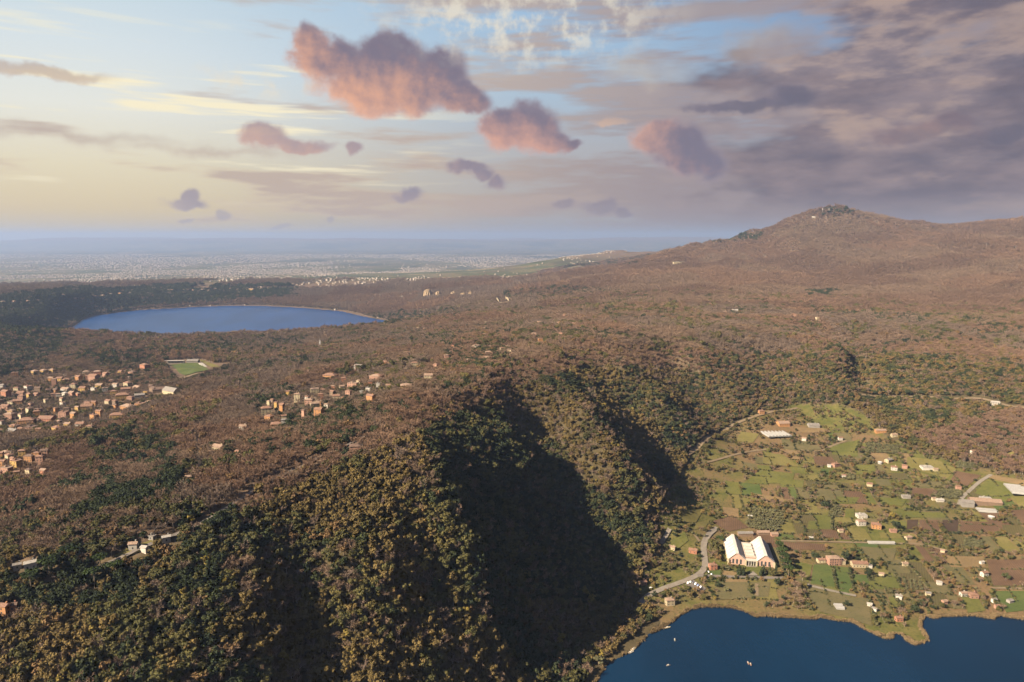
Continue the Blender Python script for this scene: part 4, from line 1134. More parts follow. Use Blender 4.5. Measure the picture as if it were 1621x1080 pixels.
def house(px, py, wpx, wall='cream', roof='tile', style=None, hm=None, dm=None, rot=None, place='', windows=None, cat='house', name='house', label=None, group=None, rh=None, clear=1.0, wm=None, chimney=True):
    global HN
    HN += 1
    r = random.Random(HN * 7 + 1)
    x, y, z, t = at(px, py)
    f = CP * y - SP * (z - CAM_Z)
    w = wm or max(5., .96 * wpx * f / FPX)
    style = style or r.choice(['gable', 'hip', 'hip', 'gable', 'flat'] if w < 22 else ['hip', 'gable'])
    h = 1.15 * (hm or r.choice([5.5, 6.5, 7.5, 8.5])); d = dm or w * r.uniform(.6, .8)
    if d > 16: d = 16
    rot = math.radians(r.uniform(-35, 25)) if rot is None else math.radians(rot)
    rh = rh or min(d * .24, 3.6)
    root = empty(name, (x, y, z), rot)
    mb, rb = house_meshes(w, d, h, style, rh, (wpx >= 8) if windows is None else windows, wall, roof)
    mb.build('wall', [WALLS[wall], MAT['glass']], root); ro = rb.build('roof', ROOFS[roof], root)
    if chimney and style in ('gable', 'hip') and wpx >= 9 and cat == 'house':
        c = MB(); c.box(w * .18, w * .18 + .9, d * .1, d * .1 + .9, h, h + rh + 1.1); c.build('chimney', WALLS[wall], ro)
    root['category'] = cat
    if label: root['label'] = label
    if group: root['group'] = group
    R = .62 * math.hypot(w, d) * clear + 2.0
    CLEAR_SPOTS.append((x, y, R)); k = math.hypot(x, y)
    cl = min(14., h * 1.2 + 4) * clear
    CLEAR_SPOTS.append((x - x / k * cl * .8, y - y / k * cl * .8, R * .85))
    ALLH.append(dict(o=root, px=px, py=py, wall=wall, roof=roof, style=style, place=place, long=w > 24, label=label))
    return root
def finish_labels():
    places = {}
    for q in ALLH:
        if q['label'] or not q['place']: continue
        places.setdefault(q['place'], []).append(q)
    for pl, qs in places.items():
        qs.sort(key=lambda q: q['px'])
        for i, q in enumerate(qs):
            kindw = {'gable': 'gabled', 'hip': 'hipped', 'flat': 'flat-roofed'}[q['style']]
            noun = 'building' if q['long'] else 'house'
            if len(qs) == 1: where = 'alone ' + pl
            else:
                where = ('%s from left %s' % (ORD[i], pl)) if i else ('leftmost %s' % pl)
                if i == len(qs) - 1 and len(qs) > 2: where = 'rightmost ' + pl
            lab = '%s %s %s, %s' % (COLW[q['wall']], kindw, noun, where) if q['style'] == 'flat' else '%s %s with %s roof, %s' % (COLW[q['wall']], noun, ROOFW[q['roof']], where)
            q['o']['label'] = ' '.join(lab.split()[:16]); q['o']['group'] = 'houses ' + pl
def many(items, ox, oy, sc, place, **kw):
    for it in items:
        x, y, w, wall = it[:4]; roof = it[4] if len(it) > 4 else 'tile'
        extra = it[5] if len(it) > 5 else {}
        house(ox + x / sc, oy + y / sc, w / sc, wall, roof, place=place, **{**kw, **extra})
T = (0, 560, 6.0)
APT = dict(style='flat', hm=10)
many([(145, 228, 55, 'orange', 'tile', dict(hm=11, style='flat')), (335, 198, 62, 'yellow', 'tile_pale', dict(hm=8, style='hip')), (420, 190, 58, 'yellow', 'tile_pale', dict(hm=8, style='hip')), (500, 184, 52, 'yellow', 'tile_pale', dict(hm=8, style='hip'))], *T, 'at the wood edge behind the hillside town')
many([(635, 270, 70, 'pink'), (750, 250, 58, 'orange'), (895, 255, 85, 'pink', 'tile', dict(hm=10)), (1010, 220, 62, 'pink'), (1145, 190, 40, 'yellow'), (1260, 195, 72, 'pink', 'tile_dark'), (1380, 165, 78, 'salmon', 'tile', dict(hm=14, style='hip')), (520, 310, 40, 'pink', 'tile_pale', dict(hm=14, wm=9))], *T, 'in the back row of the hillside town')
many([(20, 340, 55, 'white', 'greyroof', dict(style='gable')), (60, 400, 82, 'salmon'), (205, 395, 70, 'pink', 'tile'), (365, 360, 58, 'brown', 'tile_dark'), (465, 372, 46, 'brown', 'tile'), (630, 358, 88, 'white', 'tile_pale'), (790, 355, 62, 'yellow', 'tile'), (890, 352, 42, 'white', 'whiteroof'), (950, 322, 68, 'yellow', 'tile_pale'), (1000, 372, 48, 'white', 'tile_pale', dict(hm=9)), (1100, 318, 50, 'white', 'tile_pale'), (1215, 305, 70, 'cream'), (1200, 378, 85, 'pink', 'tile', dict(hm=9)), (1310, 345, 85, 'pink', 'tile_pale')], *T, 'in the upper middle row of the hillside town')
many([(175, 480, 78, 'orange'), (300, 500, 55, 'pink', 'tile_dark'), (350, 410, 58, 'pink'), (440, 475, 40, 'cream', 'tile_pale'), (515, 412, 46, 'pink'), (560, 415, 42, 'white', 'tile_pale'), (620, 400, 56, 'white', 'whiteroof'), (690, 400, 60, 'pink', 'tile_pale'), (595, 470, 44, 'cream'), (600, 510, 48, 'white', 'tile_pale'), (1170, 435, 120, 'yellow', 'tile', dict(hm=9, style='hip')), (1330, 425, 88, 'grey', 'greyroof', dict(style='gable')), (1465, 368, 80, 'brown', 'tile_dark')], *T, 'in the middle row of the hillside town')
many([(60, 535, 78, 'pink', 'tile'), (100, 620, 88, 'pink', 'tile_pale'), (355, 595, 58, 'orange'), (610, 605, 78, 'pink', 'tile', dict(hm=9)), (740, 548, 48, 'yellow', 'tile_pale'), (830, 525, 100, 'yellow', 'tile'), (945, 590, 60, 'orange', 'tile', dict(hm=8)), (900, 640, 80, 'orange', 'tile', dict(hm=10)), (1120, 635, 125, 'yellow', 'tile', dict(hm=9.5, style='hip')), (1220, 522, 130, 'orange', 'tile_pale', dict(hm=5, style='hip')), (1335, 498, 85, 'orange', 'tile', dict(hm=5)), (1415, 478, 60, 'orange', 'tile_pale', dict(hm=4.5))], *T, 'in the lower middle row of the hillside town')
many([(140, 720, 80, 'orange'), (260, 660, 135, 'orange', 'tile', dict(hm=6)), (450, 645, 140, 'salmon', 'tile', dict(hm=6, style='gable')), (300, 740, 95, 'pink', 'tile_dark'), (130, 762, 120, 'grey', 'greyroof', dict(hm=5, style='gable')), (545, 748, 82, 'yellow', 'tile'), (650, 712, 62, 'yellow', 'tile_pale'), (770, 712, 78, 'white', 'tile'), (860, 750, 62, 'cream', 'tile', dict(hm=9, style='hip'))], *T, 'in the front row of the hillside town')
many([(60, 975, 88, 'orange', 'tile_pale'), (95, 1025, 70, 'cream', 'tile'), (220, 985, 62, 'yellow', 'tile'), (290, 1020, 92, 'orange', 'tile_dark'), (430, 985, 62, 'pink', 'tile_dark'), (385, 1045, 66, 'pink', 'tile'), (30, 1080, 60, 'orange', 'tile'), (160, 1085, 85, 'yellow', 'tile'), (70, 1140, 95, 'pink', 'tile_pale', dict(hm=7)), (10, 1010, 50, 'orange', 'tile'), (130, 1060, 45, 'pink', 'tile')], *T, 'in the hamlet at the left edge below the town')
V8 = (380, 560, 6.75)
many([(965, 255, 150, 'orange', 'tile', dict(hm=5)), (1270, 180, 78, 'pink', 'tile_dark'), (1575, 140, 58, 'orange'), (1450, 280, 120, 'pink', 'tile_pale'), (730, 220, 36, 'white', 'tile_pale'), (1210, 365, 110, 'pink', 'tile_pale'), (1590, 378, 52, 'cream'), (1480, 372, 46, 'grey', 'greyroof'), (1375, 415, 56, 'white', 'greyroof'), (1298, 445, 34, 'white', 'whiteroof', dict(style='gable'))], *V8, 'in the upper string of villas along the wooded ridge')
many([(800, 440, 88, 'cream', 'tile_pale', dict(hm=9, style='flat')), (885, 420, 56, 'pink', 'tile'), (615, 515, 64, 'cream', 'tile_pale', dict(hm=11, style='hip')), (1030, 500, 76, 'cream', 'tile'), (740, 550, 84, 'pink', 'tile_pale'), (800, 600, 92, 'cream', 'tile_pale'), (845, 668, 88, 'orange', 'tile'), (1400, 508, 92, 'orange', 'tile', dict(hm=7, style='gable')), (310, 582, 38, 'cream', 'tile_pale', dict(hm=10)), (285, 650, 110, 'cream', 'tile', dict(hm=9)), (315, 720, 88, 'orange', 'tile'), (395, 800, 120, 'orange', 'tile', dict(hm=6)), (475, 782, 60, 'grey', 'greyroof'), (40, 850, 80, 'white', 'tile_pale'), (1110, 530, 44, 'orange')], *V8, 'among the villas on the wooded ridge')
house(250 + 425 / 4.38, 640 + 335 / 4.38, 19, 'cream', 'tile_pale', 'gable', 6.5, place='x', label='cream villa with pale gable roof alone in the bare wood', rot=-25)
house(250 + 560 / 4.38, 640 + 352 / 4.38, 10, 'orange', 'tile', 'gable', 4, label='small orange shed in bare wood beside the cream villa', rot=-30)
house(250 + 215 / 4.38, 640 + 530 / 4.38, 8, 'yellow', 'tile_pale', 'gable', 4, label='tiny yellow hut at the end of the dark conifer belt')
house(250 + 1370 / 4.38, 640 + 322 / 4.38, 18, 'pink', 'tile_dark', 'hip', 5, label='low pink house with dark roof on the crater rim', rot=10)
LL = (0, 680, 3.376)
house(165 / 3.376, 680 + 742 / 3.376, 17, 'white', 'whiteroof', 'gable', 4.5, label='long white shed at the left end of the rim road', rot=35)
house(95 / 3.376, 680 + 745 / 3.376, 11, 'grey', 'greyroof', 'gable', 3.5, label='low grey shed beside the long white shed', rot=30)
house(715 / 3.376, 680 + 640 / 3.376, 13, 'white', 'tile_pale', 'gable', 4.5, label='white cottage with pale roof beside the rim road', rot=10)
house(775 / 3.376, 680 + 652 / 3.376, 7, 'white', 'whiteroof', 'gable', 3.5, label='small white cabin next to the cottage by the rim road', wm=5)
house(890 / 3.376, 680 + 600 / 3.376, 12, 'white', 'whiteroof', 'gable', 4, label='white hut where the rim road leaves the meadow', rot=30)
house(815 / 3.376, 680 + 588 / 3.376, 9, 'grey', 'greyroof', 'flat', 3, label='grey flat shelter above the meadow by the rim road')
house(25 / 3.376, 680 + 985 / 3.376, 16, 'orange', 'tile', 'gable', 6, label='orange house with red roof among trees at lower left', rot=-10)
house(70 / 3.376, 680 + 965 / 3.376, 13, 'salmon', 'tile_dark', 'gable', 4, label='salmon red annex beside the orange house among trees', rot=20)
drape('meadow', [(180, 882), (205, 868), (225, 862), (262, 850), (262, 858), (230, 872), (200, 885)], FM['olive'], 1.2)
CC = (540, 400, 4.5)
many([(440, 500, 30, 'orange'), (500, 492, 42, 'pink'), (735, 495, 40, 'cream'), (860, 445, 26, 'white'), (905, 436, 24, 'pink'), (1195, 302, 28, 'orange')], *CC, 'above the far lake on its wooded rim', chimney=False)
many([(720, 580, 22, 'white'), (830, 600, 22, 'cream'), (1025, 560, 36, 'white', 'tile_pale'), (1220, 565, 40, 'orange'), (935, 695, 26, 'white', 'whiteroof'), (970, 688, 30, 'white', 'tile_pale'), (1145, 712, 24, 'cream'), (1420, 638, 34, 'orange'), (1410, 660, 75, 'white', 'tile_pale', dict(hm=4)), (1560, 522, 40, 'pink'), (1260, 680, 55, 'yellow', 'tile_pale', dict(hm=4))], *CC, 'scattered in the brown wood past the ridge', chimney=False)
W3 = (540, 340, 3.0)
many([(1155, 443, 16, 'orange'), (1270, 443, 26, 'pink', 'tile_pale'), (1330, 438, 36, 'yellow', 'tile_pale'), (1350, 456, 30, 'cream'), (1400, 432, 28, 'pink'), (1490, 450, 22, 'orange'), (1412, 458, 14, 'white')], *W3, 'in the back row of the village below the mountain', chimney=False)
many([(1450, 478, 28, 'salmon'), (1525, 484, 20, 'white'), (1105, 528, 14, 'white'), (1050, 524, 26, 'pink'), (1230, 578, 30, 'yellow', 'tile_pale', dict(hm=5)), (1300, 470, 22, 'pink'), (1410, 512, 18, 'cream'), (1385, 468, 24, 'white', 'tile_pale')], *W3, 'in the front row of the village below the mountain', chimney=False)
many([(620, 720, 30, 'orange'), (690, 688, 40, 'yellow', 'tile_pale', dict(hm=4)), (640, 642, 30, 'white', 'tile_pale'), (525, 660, 18, 'white'), (350, 726, 30, 'cream'), (85, 740, 40, 'grey', 'greyroof'), (210, 720, 20, 'orange')], *W3, 'in the wood between ridge villas and far village', chimney=False)
many([(415, 790, 40, 'cream', 'tile_pale'), (310, 826, 56, 'yellow', 'tile_pale', dict(hm=5)), (225, 828, 24, 'white', 'tile_pale'), (175, 782, 50, 'orange', 'tile')], *W3, 'along the lane at the upper end of the rim', chimney=False)
R3 = (1080, 320, 3.0)
many([(250, 526, 26, 'white', 'whiteroof'), (475, 521, 18, 'white'), (645, 561, 24, 'cream', 'tile_pale'), (55, 528, 14, 'white'), (130, 494, 18, 'pink'), (590, 444, 18, 'cream'), (530, 545, 20, 'pink'), (390, 520, 14, 'cream')], *R3, 'on the plateau at the foot of the mountain', chimney=False)
house(1075, 419, 21, 'cream', 'whiteroof', 'flat', 16, label='big cream building on the mountain shoulder above the plain', rot=10, windows=False, cat='building', name='building')
house(1288, 346, 6, 'white', 'whiteroof', 'flat', 14, label='small white block just below the mountain summit', rot=0, windows=False, cat='building', name='building', wm=22)
house(1296, 340, 5, 'pink', 'tile_dark', 'flat', 10, label='low pink block on the mountain summit ridge', windows=False, cat='building', name='building', wm=26)
for i, (px, py, w, c) in enumerate([(257, 462, 7, 'orange'), (270, 462, 8, 'pink'), (290, 461, 7, 'cream'), (306, 462, 6, 'pink'), (321, 462, 7, 'white'), (331, 462, 6, 'orange'), (341, 460, 6, 'yellow'), (350, 458, 5, 'white'), (366, 459, 6, 'yellow'), (378, 460, 11, 'yellow'), (390, 458, 5, 'cream'), (398, 461, 9, 'yellow'), (403, 459, 5, 'cream'), (423, 460, 6, 'white'), (412, 460, 5, 'pink')]):
    house(px, py, w, c, 'tile_pale', random.choice(['hip', 'flat']), random.choice([9, 12, 15]), place='in the town on the far lake rim', windows=False, clear=.6, chimney=False)
for i, (px, py, w, c) in enumerate([(5, 480, 8, 'cream'), (22, 481, 6, 'pink'), (44, 479, 6, 'orange'), (100, 470, 6, 'cream'), (150, 471, 5, 'pink'), (162, 470, 8, 'cream'), (175, 468, 5, 'white'), (190, 467, 6, 'orange'), (205, 466, 5, 'cream'), (60, 478, 5, 'pink')]):
    house(px, py, w, c, 'tile_pale', random.choice(['hip', 'flat']), random.choice([9, 12]), place='on the dark rim left of the far lake', windows=False, clear=.6, chimney=False)

# ------------------------------------------------------------------ valley buildings
Q = (1080, 680, 2.7)
def hq(x, y, w, *a, **k): return house(Q[0] + x / 2.7, Q[1] + y / 2.7, .82 * w / 2.7, *a, **k)
hq(130, 597, 40, 'salmon', 'tile', 'hip', 6, label='red house at the road bend beside the big museum hall', rot=8)
hq(268, 452, 80, 'brown', 'greyroof', 'gable', 3.5, label='long low brown shed behind the museum', rot=2, windows=False, cat='shed', name='shed', dm=7)
hq(345, 448, 62, 'brown', 'tile_pale', 'gable', 3.5, label='second long low shed behind the museum, with pale tiles', rot=1, windows=False, cat='shed', name='shed', dm=7)
hq(392, 455, 36, 'pink', 'tile_pale', 'gable', 3.5, label='short pink shed at the right end of the sheds', rot=1, windows=False, cat='shed', name='shed')
hq(592, 568, 40, 'cream', 'tile', 'gable', 4, label='low cream cottage left of the pink villa', rot=3)
hq(755, 584, 80, 'cream', 'tile', 'gable', 4.5, label='long low cream farmhouse right of the pink villa', rot=-4, dm=9)
hq(802, 590, 16, 'white', 'greyroof', 'flat', 3, label='small white box beside the long cream farmhouse')
hq(765, 375, 50, 'white', 'whiteroof', 'flat', 4, label='white flat-roofed farm block above the orange house', rot=0)
hq(763, 408, 44, 'white', 'tile_pale', 'hip', 6, label='white house just below the white farm block', rot=5)
hq(828, 422, 46, 'orange', 'tile', 'hip', 6, label='orange house right of the white farm', rot=-20)
hq(676, 440, 24, 'cream', 'tile_pale', 'gable', 3.5, label='small cream hut in the meadow left of the white farm')
hq(900, 440, 32, 'pink', 'tile', 'gable', 3.5, label='low pink barn at the right of the orange house', windows=False)
hq(1216, 326, 58, 'grey', 'greyroof', 'gable', 6, label='grey barn at the lower end of the farm lane', rot=-15, windows=False, cat='barn', name='barn')
hq(1292, 318, 150, 'brown', 'tile_pale', 'gable', 5, label='very long tan-roofed barn beside the farm lane', rot=-14, windows=False, cat='barn', name='barn', dm=14)
hq(1294, 299, 52, 'white', 'whiteroof', 'flat', 3, label='thin white roof behind the long tan barn', rot=-14, windows=False, cat='shed', name='shed', dm=6)
hq(1180, 256, 24, 'pink', 'tile', 'hip', 5, label='small pink house above the olive rows by the lane')
hq(1100, 308, 36, 'white', 'whiteroof', 'gable', 3, label='low white shed beside the olive rows', windows=False, rot=-8)
hq(1074, 302, 18, 'cream', 'tile_pale', 'gable', 3.5, label='tiny cream hut left of the low white shed')
hq(955, 292, 40, 'grey', 'greyroof', 'gable', 3, label='grey shed among hedges in the middle of the valley', rot=-8, windows=False)
hq(1045, 168, 58, 'white', 'whiteroof', 'flat', 3.5, label='white low farm building on the yellow-green meadow', rot=-6, windows=False)
hq(1082, 178, 22, 'cream', 'tile_pale', 'gable', 4, label='cream cottage at the right of the meadow farm')
hq(882, 138, 36, 'cream', 'greyroof', 'gable', 4, label='cream house beside the round white tank')
hq(950, 165, 26, 'pink', 'tile', 'hip', 5, label='pink house between hedges left of the meadow farm')
hq(905, 172, 30, 'white', 'tile', 'hip', 5, label='white house with red roof near the round tank')
hq(655, 158, 36, 'pink', 'tile', 'hip', 5, label='pink house at the edge of the brown ploughed patch')
hq(628, 160, 18, 'white', 'whiteroof', 'gable', 3, label='little white hut beside the brown ploughed patch')
hq(520, 48, 22, 'white', 'tile_pale', 'gable', 5, label='white house at the head of the valley road')
hq(675, 46, 22, 'white', 'tile', 'gable', 5, label='white house under trees near the upper green field')
hq(430, -20, 60, 'orange', 'tile_pale', 'gable', 4, label='orange farm building above the grey greenhouses', rot=6)
hq(560, -12, 56, 'grey', 'greyroof', 'gable', 3.5, label='grey long shed on the upper terraces', rot=-5, windows=False)
hq(850, 628, 24, 'cream', 'tile_pale', 'gable', 4, label='cream cottage in the small park with tall trees', rot=-20)
hq(800, 755, 16, 'white', 'whiteroof', 'gable', 3, label='white cabin at the top of the narrow lakeside plots')
hq(822, 775, 18, 'white', 'greyroof', 'gable', 3, label='white hut second down the narrow lakeside plots', rot=-50)
hq(925, 818, 36, 'salmon', 'tile', 'gable', 4, label='red cottage near the tip of the headland')
hq(925, 724, 30, 'white', 'greyroof', 'gable', 4, label='white cottage in gardens behind the headland')
hq(1098, 664, 24, 'white', 'whiteroof', 'hip', 4, label='white house with pale roof above the shoreline gardens')
hq(1050, 712, 24, 'cream', 'greyroof', 'gable', 4, label='cream hut in the shoreline gardens')
hq(1120, 745, 26, 'pink', 'tile_pale', 'gable', 3.5, label='pink hut close to the reeds right of the headland')
hq(1290, 626, 34, 'white', 'tile', 'gable', 4.5, label='white house with red roof beside the big brown field')
hq(1200, 712, 34, 'white', 'tile_pale', 'gable', 4, label='white house at the top of the small shore meadow')
hq(1242, 718, 44, 'pink', 'tile', 'hip', 4.5, label='pink house right of the white one above shore meadow')
hq(1332, 738, 26, 'white', 'greyroof', 'gable', 3.5, label='white hut in the hedged plots at the right shore')
hq(1345, 765, 20, 'pink', 'tile', 'gable', 3.5, label='pink hut nearest the reeds at the right shore')
hq(1112, 526, 14, 'cream', 'tile_pale', 'gable', 3.5, label='tiny cream hut left of the stubble field')
hq(1280, 575, 10, 'white', 'whiteroof', 'gable', 3, label='tiny white hut inside the stubble field', wm=5)
hq(950, 582, 30, 'cream', 'tile_pale', 'gable', 3.5, label='cream shed by the track above the vine rows')
hq(965, 470, 34, 'cream', 'tile_pale', 'gable', 3.5, label='cream shed beside the main valley track')
hq(550, 470, 14, 'white', 'whiteroof', 'gable', 3, label='tiny white hut in the meadow behind the cypress row', wm=5)
hq(1560 - 160, 740, 10, 'grey', 'greyroof', 'gable', 3, label='grey hut by the hedge at the right shore meadow', wm=6)
hq(290, 378, 14, 'white', 'whiteroof', 'gable', 3, label='white hut at the edge of the olive grove', wm=6)
hq(800, 242, 26, 'cream', 'tile', 'gable', 4, label='cream house among russet trees in mid valley')
hq(690, 205, 20, 'white', 'tile', 'gable', 4, label='white cottage beside the small orchard in mid valley')
hq(1240, 100, 20, 'white', 'tile', 'gable', 4, label='white cottage at the foot of the brown wood')
hq(846, 12, 54, 'orange', 'tile_pale', 'gable', 4, label='long orange farmhouse below the green north slope', rot=-4, dm=9)
hq(905, 30, 30, 'cream', 'tile_pale', 'gable', 4, label='cream farmhouse beside the long orange one')
house(1060, 957, 14, 'cream', 'tile_pale', 'hip', 6, label='cream lakeside house with two pale blocks by the shore', rot=10, clear=1.3)
house(1018, 925, 10, 'pink', 'tile', 'gable', 3.5, label='low pink hut beside the lake road')
house(1064, 870, 10, 'cream', 'tile_pale', 'gable', 4, label='cream hut at the upper lake road')
house(1097, 875, 13, 'salmon', 'tile', 'gable', 4, label='red hut in trees left of the road bend')
house(1575, 641, 8, 'white', 'whiteroof', 'gable', 5, label='white house at the right end of the slope road', wm=14)
house(1205, 655, 9, 'orange', 'tile', 'hip', 6, label='orange house at the top of the diagonal valley road')
# greenhouses: half-barrel film tunnels side by side
def tunnels(px, py, n, wm, lm, rot, label):
    x, y, z, t = at(px, py); root = empty('greenhouse', (x, y, z + .3), math.radians(rot))
    for i in range(n):
        x0 = (i - n / 2) * wm; prof = [(x0 + wm / 2 - (wm / 2 - .1) * math.cos(a), .2 + 3.2 * math.sin(a) ** .8) for a in np.linspace(0, math.pi, 9)]
        b = MB().prism(prof, -lm / 2, lm / 2); b.build('tunnel', MAT['poly'], root)
    tag(root, label, 'greenhouse'); CLEAR_SPOTS.append((x, y, max(n * wm, lm) * .62)); k = math.hypot(x, y)
    CLEAR_SPOTS.append((x - x / k * 14, y - y / k * 14, max(n * wm, lm) * .55))
    return root
tunnels(1080 + 400 / 2.7, 680 + 22 / 2.7, 7, 7, 34, 8, 'grey greenhouse tunnels side by side at the head of the valley')
tunnels(1080 + 670 / 2.7, 680 + 762 / 2.7, 2, 5.5, 9, 85, 'white greenhouse alone in the dull meadow by the shore')
tunnels(1080 + 850 / 2.7, 680 + 488 / 2.7, 1, 6, 36, 88, 'long pale tunnel greenhouse beside the valley track')
tunnels(1080 + 1302 / 2.7, 680 + 350 / 2.7, 2, 7, 26, 76, 'white arched tunnels below the long tan barn')
tunnels(1080 + 1455 / 2.7, 680 + 262 / 2.7, 6, 7, 40, 70, 'grey greenhouse block at the right edge of the picture')
def tank(px, py, r, h, label):
    x, y, z, t = at(px, py); root = empty('water_tank', (x, y, z))
    MB().cyl(0, 0, -1, h, r, r, 16).build('shell', MAT['poly'], root); MB().cyl(0, 0, h + .003, h + .9, r + .15, .3, 16).build('lid', MAT['metal'], root)
    tag(root, label, 'tank'); CLEAR_SPOTS.append((x, y, r + 4)); CLEAR_SPOTS.append((x * .985, y * .985, r + 4))
tank(1080 + 845 / 2.7, 680 + 146 / 2.7, 3.6, 3.5, 'round white water tank in the upper valley')
tank(1080 + 1320 / 2.7, 680 + 380 / 2.7, 4.2, 3.5, 'round pale tank beside the arched tunnels')
# more houses tucked between the rows
def infill(poly, n, place, walls, seed, wr=(6, 11), gap=9.):
    r = random.Random(seed); xs = [p[0] for p in poly]; ys = [p[1] for p in poly]; got = 0; tries = 0
    while got < n and tries < 600:
        tries += 1; px, py = r.uniform(min(xs), max(xs)), r.uniform(min(ys), max(ys))
        if not bool(in_poly(px, py, poly)): continue
        if any(abs(q['px'] - px) < gap and abs(q['py'] - py) < gap * .62 for q in ALLH): continue
        house(px, py, r.uniform(*wr), r.choice(walls), r.choice(['tile', 'tile', 'tile_pale', 'tile_dark']), place=place, chimney=False); got += 1
WL = ['cream', 'yellow', 'orange', 'pink', 'white', 'pink', 'salmon', 'brown']
infill([(0, 622), (70, 605), (70, 660), (0, 670)], 11, 'in the gardens at the left end of town', WL, 1)
infill([(70, 600), (140, 590), (140, 660), (70, 668)], 11, 'in the gardens left of the town middle', WL, 2)
infill([(140, 588), (250, 575), (250, 640), (140, 660)], 11, 'in the gardens below the sports ground', WL, 3)
infill([(0, 668), (150, 665), (150, 688), (0, 700)], 8, 'at the lower edge of the hillside town', WL, 4)
infill([(0, 722), (75, 722), (70, 760), (0, 765)], 5, 'in the yards of the left-edge hamlet', WL, 5)
infill([(410, 640), (520, 610), (600, 590), (600, 615), (500, 655), (430, 680)], 18, 'in the gardens of the ridge villas', WL, 6, (5, 9))
infill([(600, 560), (780, 530), (900, 520), (900, 545), (760, 570), (620, 600)], 16, 'scattered in wood above the long ridge', WL, 7, (5, 9))
infill([(640, 520), (900, 495), (920, 520), (700, 545)], 14, 'in the brown wood short of the village', WL, 9, (4, 7))
infill([(920, 485), (1130, 478), (1160, 505), (1000, 512), (920, 510)], 18, 'around the village below the mountain', WL, 8, (4, 7), 7.)
finish_labels()
# ------------------------------------------------------------------ the museum: two great halls by the lake
def museum():
    x, y, z, t = at(1186, 897)
    root = empty('museum', (x + 3, y + 2, z), math.radians(-11.5)); root.scale = (.9, .95, .95)
    tag(root, 'big museum with two long white-roofed halls and pinkish ends by the lake', 'museum')
    HW, HL, E, R = 12.0, 58., 7.2, 17.2
    for cx in (-19.5, 19.5):
        w = MB().prism([(cx - HW, -3), (cx + HW, -3), (cx + HW, E), (cx, R - .4), (cx - HW, E)], 0, HL)
        hall = w.build('hall', MAT['brick'], root)
        for s in (-1, 1):
            rb = MB(); xo = cx + s * (HW + .9); zo = E - .55
            V = [(xo, -1.0, zo), (xo, HL + 1, zo), (cx + s * 1.6, HL + 1, R - .7), (cx + s * 1.6, -1.0, R - .7)]
            V += [(a, b, c + .5) for a, b, c in V]
            rb.add(V, [(0, 1, 2, 3), (7, 6, 5, 4), (0, 4, 5, 1), (1, 5, 6, 2), (2, 6, 7, 3), (3, 7, 4, 0)]); rb.build('roof_slope', MAT['roofwhite'], root)
        MB().box(cx - 1.9, cx + 1.9, -1.2, HL + 1.2, R - .9, R + .55).build('ridge_cap', MAT['roofwhite'], root)
        for k in range(7):                                  # roof ribs
            yy = 3 + k * 8.7
            for s in (-1, 1):
                rb = MB(); V = [(cx + s * (HW + 1.0), yy, E - .02), (cx + s * (HW + 1.0), yy + .7, E - .02), (cx + s * 1.9, yy + .7, R + .02), (cx + s * 1.9, yy, R + .02)]
                V += [(a, b, c + .35) for a, b, c in V]
                rb.add(V, [(0, 1, 2, 3), (7, 6, 5, 4), (0, 4, 5, 1), (1, 5, 6, 2), (2, 6, 7, 3), (3, 7, 4, 0)]); rb.build('roof_rib', MAT['roofwhite'], root)
        for s in (-1, 1):                                   # white buttress fins at the corners and along the sides
            MB().box(cx + s * HW - .9, cx + s * HW + .9, -2.2, .4, -3, E + .8).build('buttress', WALLS['cream'], root)
            for k in range(6):
                yy = 8 + k * 9.; xx = cx + s * (HW + .5)
                MB().box(xx - .6, xx + .6, yy - .6, yy + .6, -3, E - 1.0).build('buttress', WALLS['cream'], root)
                MB().box(cx + s * (HW + .06) - .08, cx + s * (HW + .06) + .08, yy + 2.2, yy + 6.8, 4.6, 7.2).build('window', MAT['glass'], hall)
        for k in (-1, 0, 1):                                # tall end windows
            MB().box(cx + k * 5.2 - 1.3, cx + k * 5.2 + 1.3, -.14, .1, 1.2, 7.8).build('window', MAT['glass'], hall)
    MB().box(-7.1, 7.1, 6, 52, -3, 9.2).build('link_block', WALLS['pink'], root)
    MB().box(-7.25, 7.25, 5.7, 52.3, 9.203, 9.8).build('flat_roof', MAT['roofdim'], root)
    for k in range(4):
        MB().box(-5.5, 5.5, 11 + k * 10, 15 + k * 10, 9.81, 11.4).build('skylight', MAT['roofwhite'], root)
    MB().box(-7.3, 7.3, -1.5, 5.6, 7.2, 7.9).build('portico_roof', WALLS['white'], root)
    for k in range(5):
        MB().box(-6.6 + k * 3.3 - .45, -6.6 + k * 3.3 + .45, -1.2, -.3, -3, 7.197).build('portico_pillar', WALLS['white'], root)
    for k in range(5):
        MB().box(-7 - k * .0, 7, -3.2 - k * 1.1, -1.6 - k * 1.1, -3, .9 - k * .35).build('step', MAT['concrete'], root)
    c, s = math.cos(math.radians(-11.5)), math.sin(math.radians(-11.5))
    loc = lambda a, b: (x + 3 + a * c - b * s, y + 2 + a * s + b * c)
    CLEAR_POLYS.append([loc(-36, -6), loc(36, -6), loc(40, 64), loc(-36, 64)]); CLEAR_POLYS.append([loc(-9, -26), loc(9, -26), loc(9, 0), loc(-9, 0)])
    return loc
MUSEUM_LOC = museum()
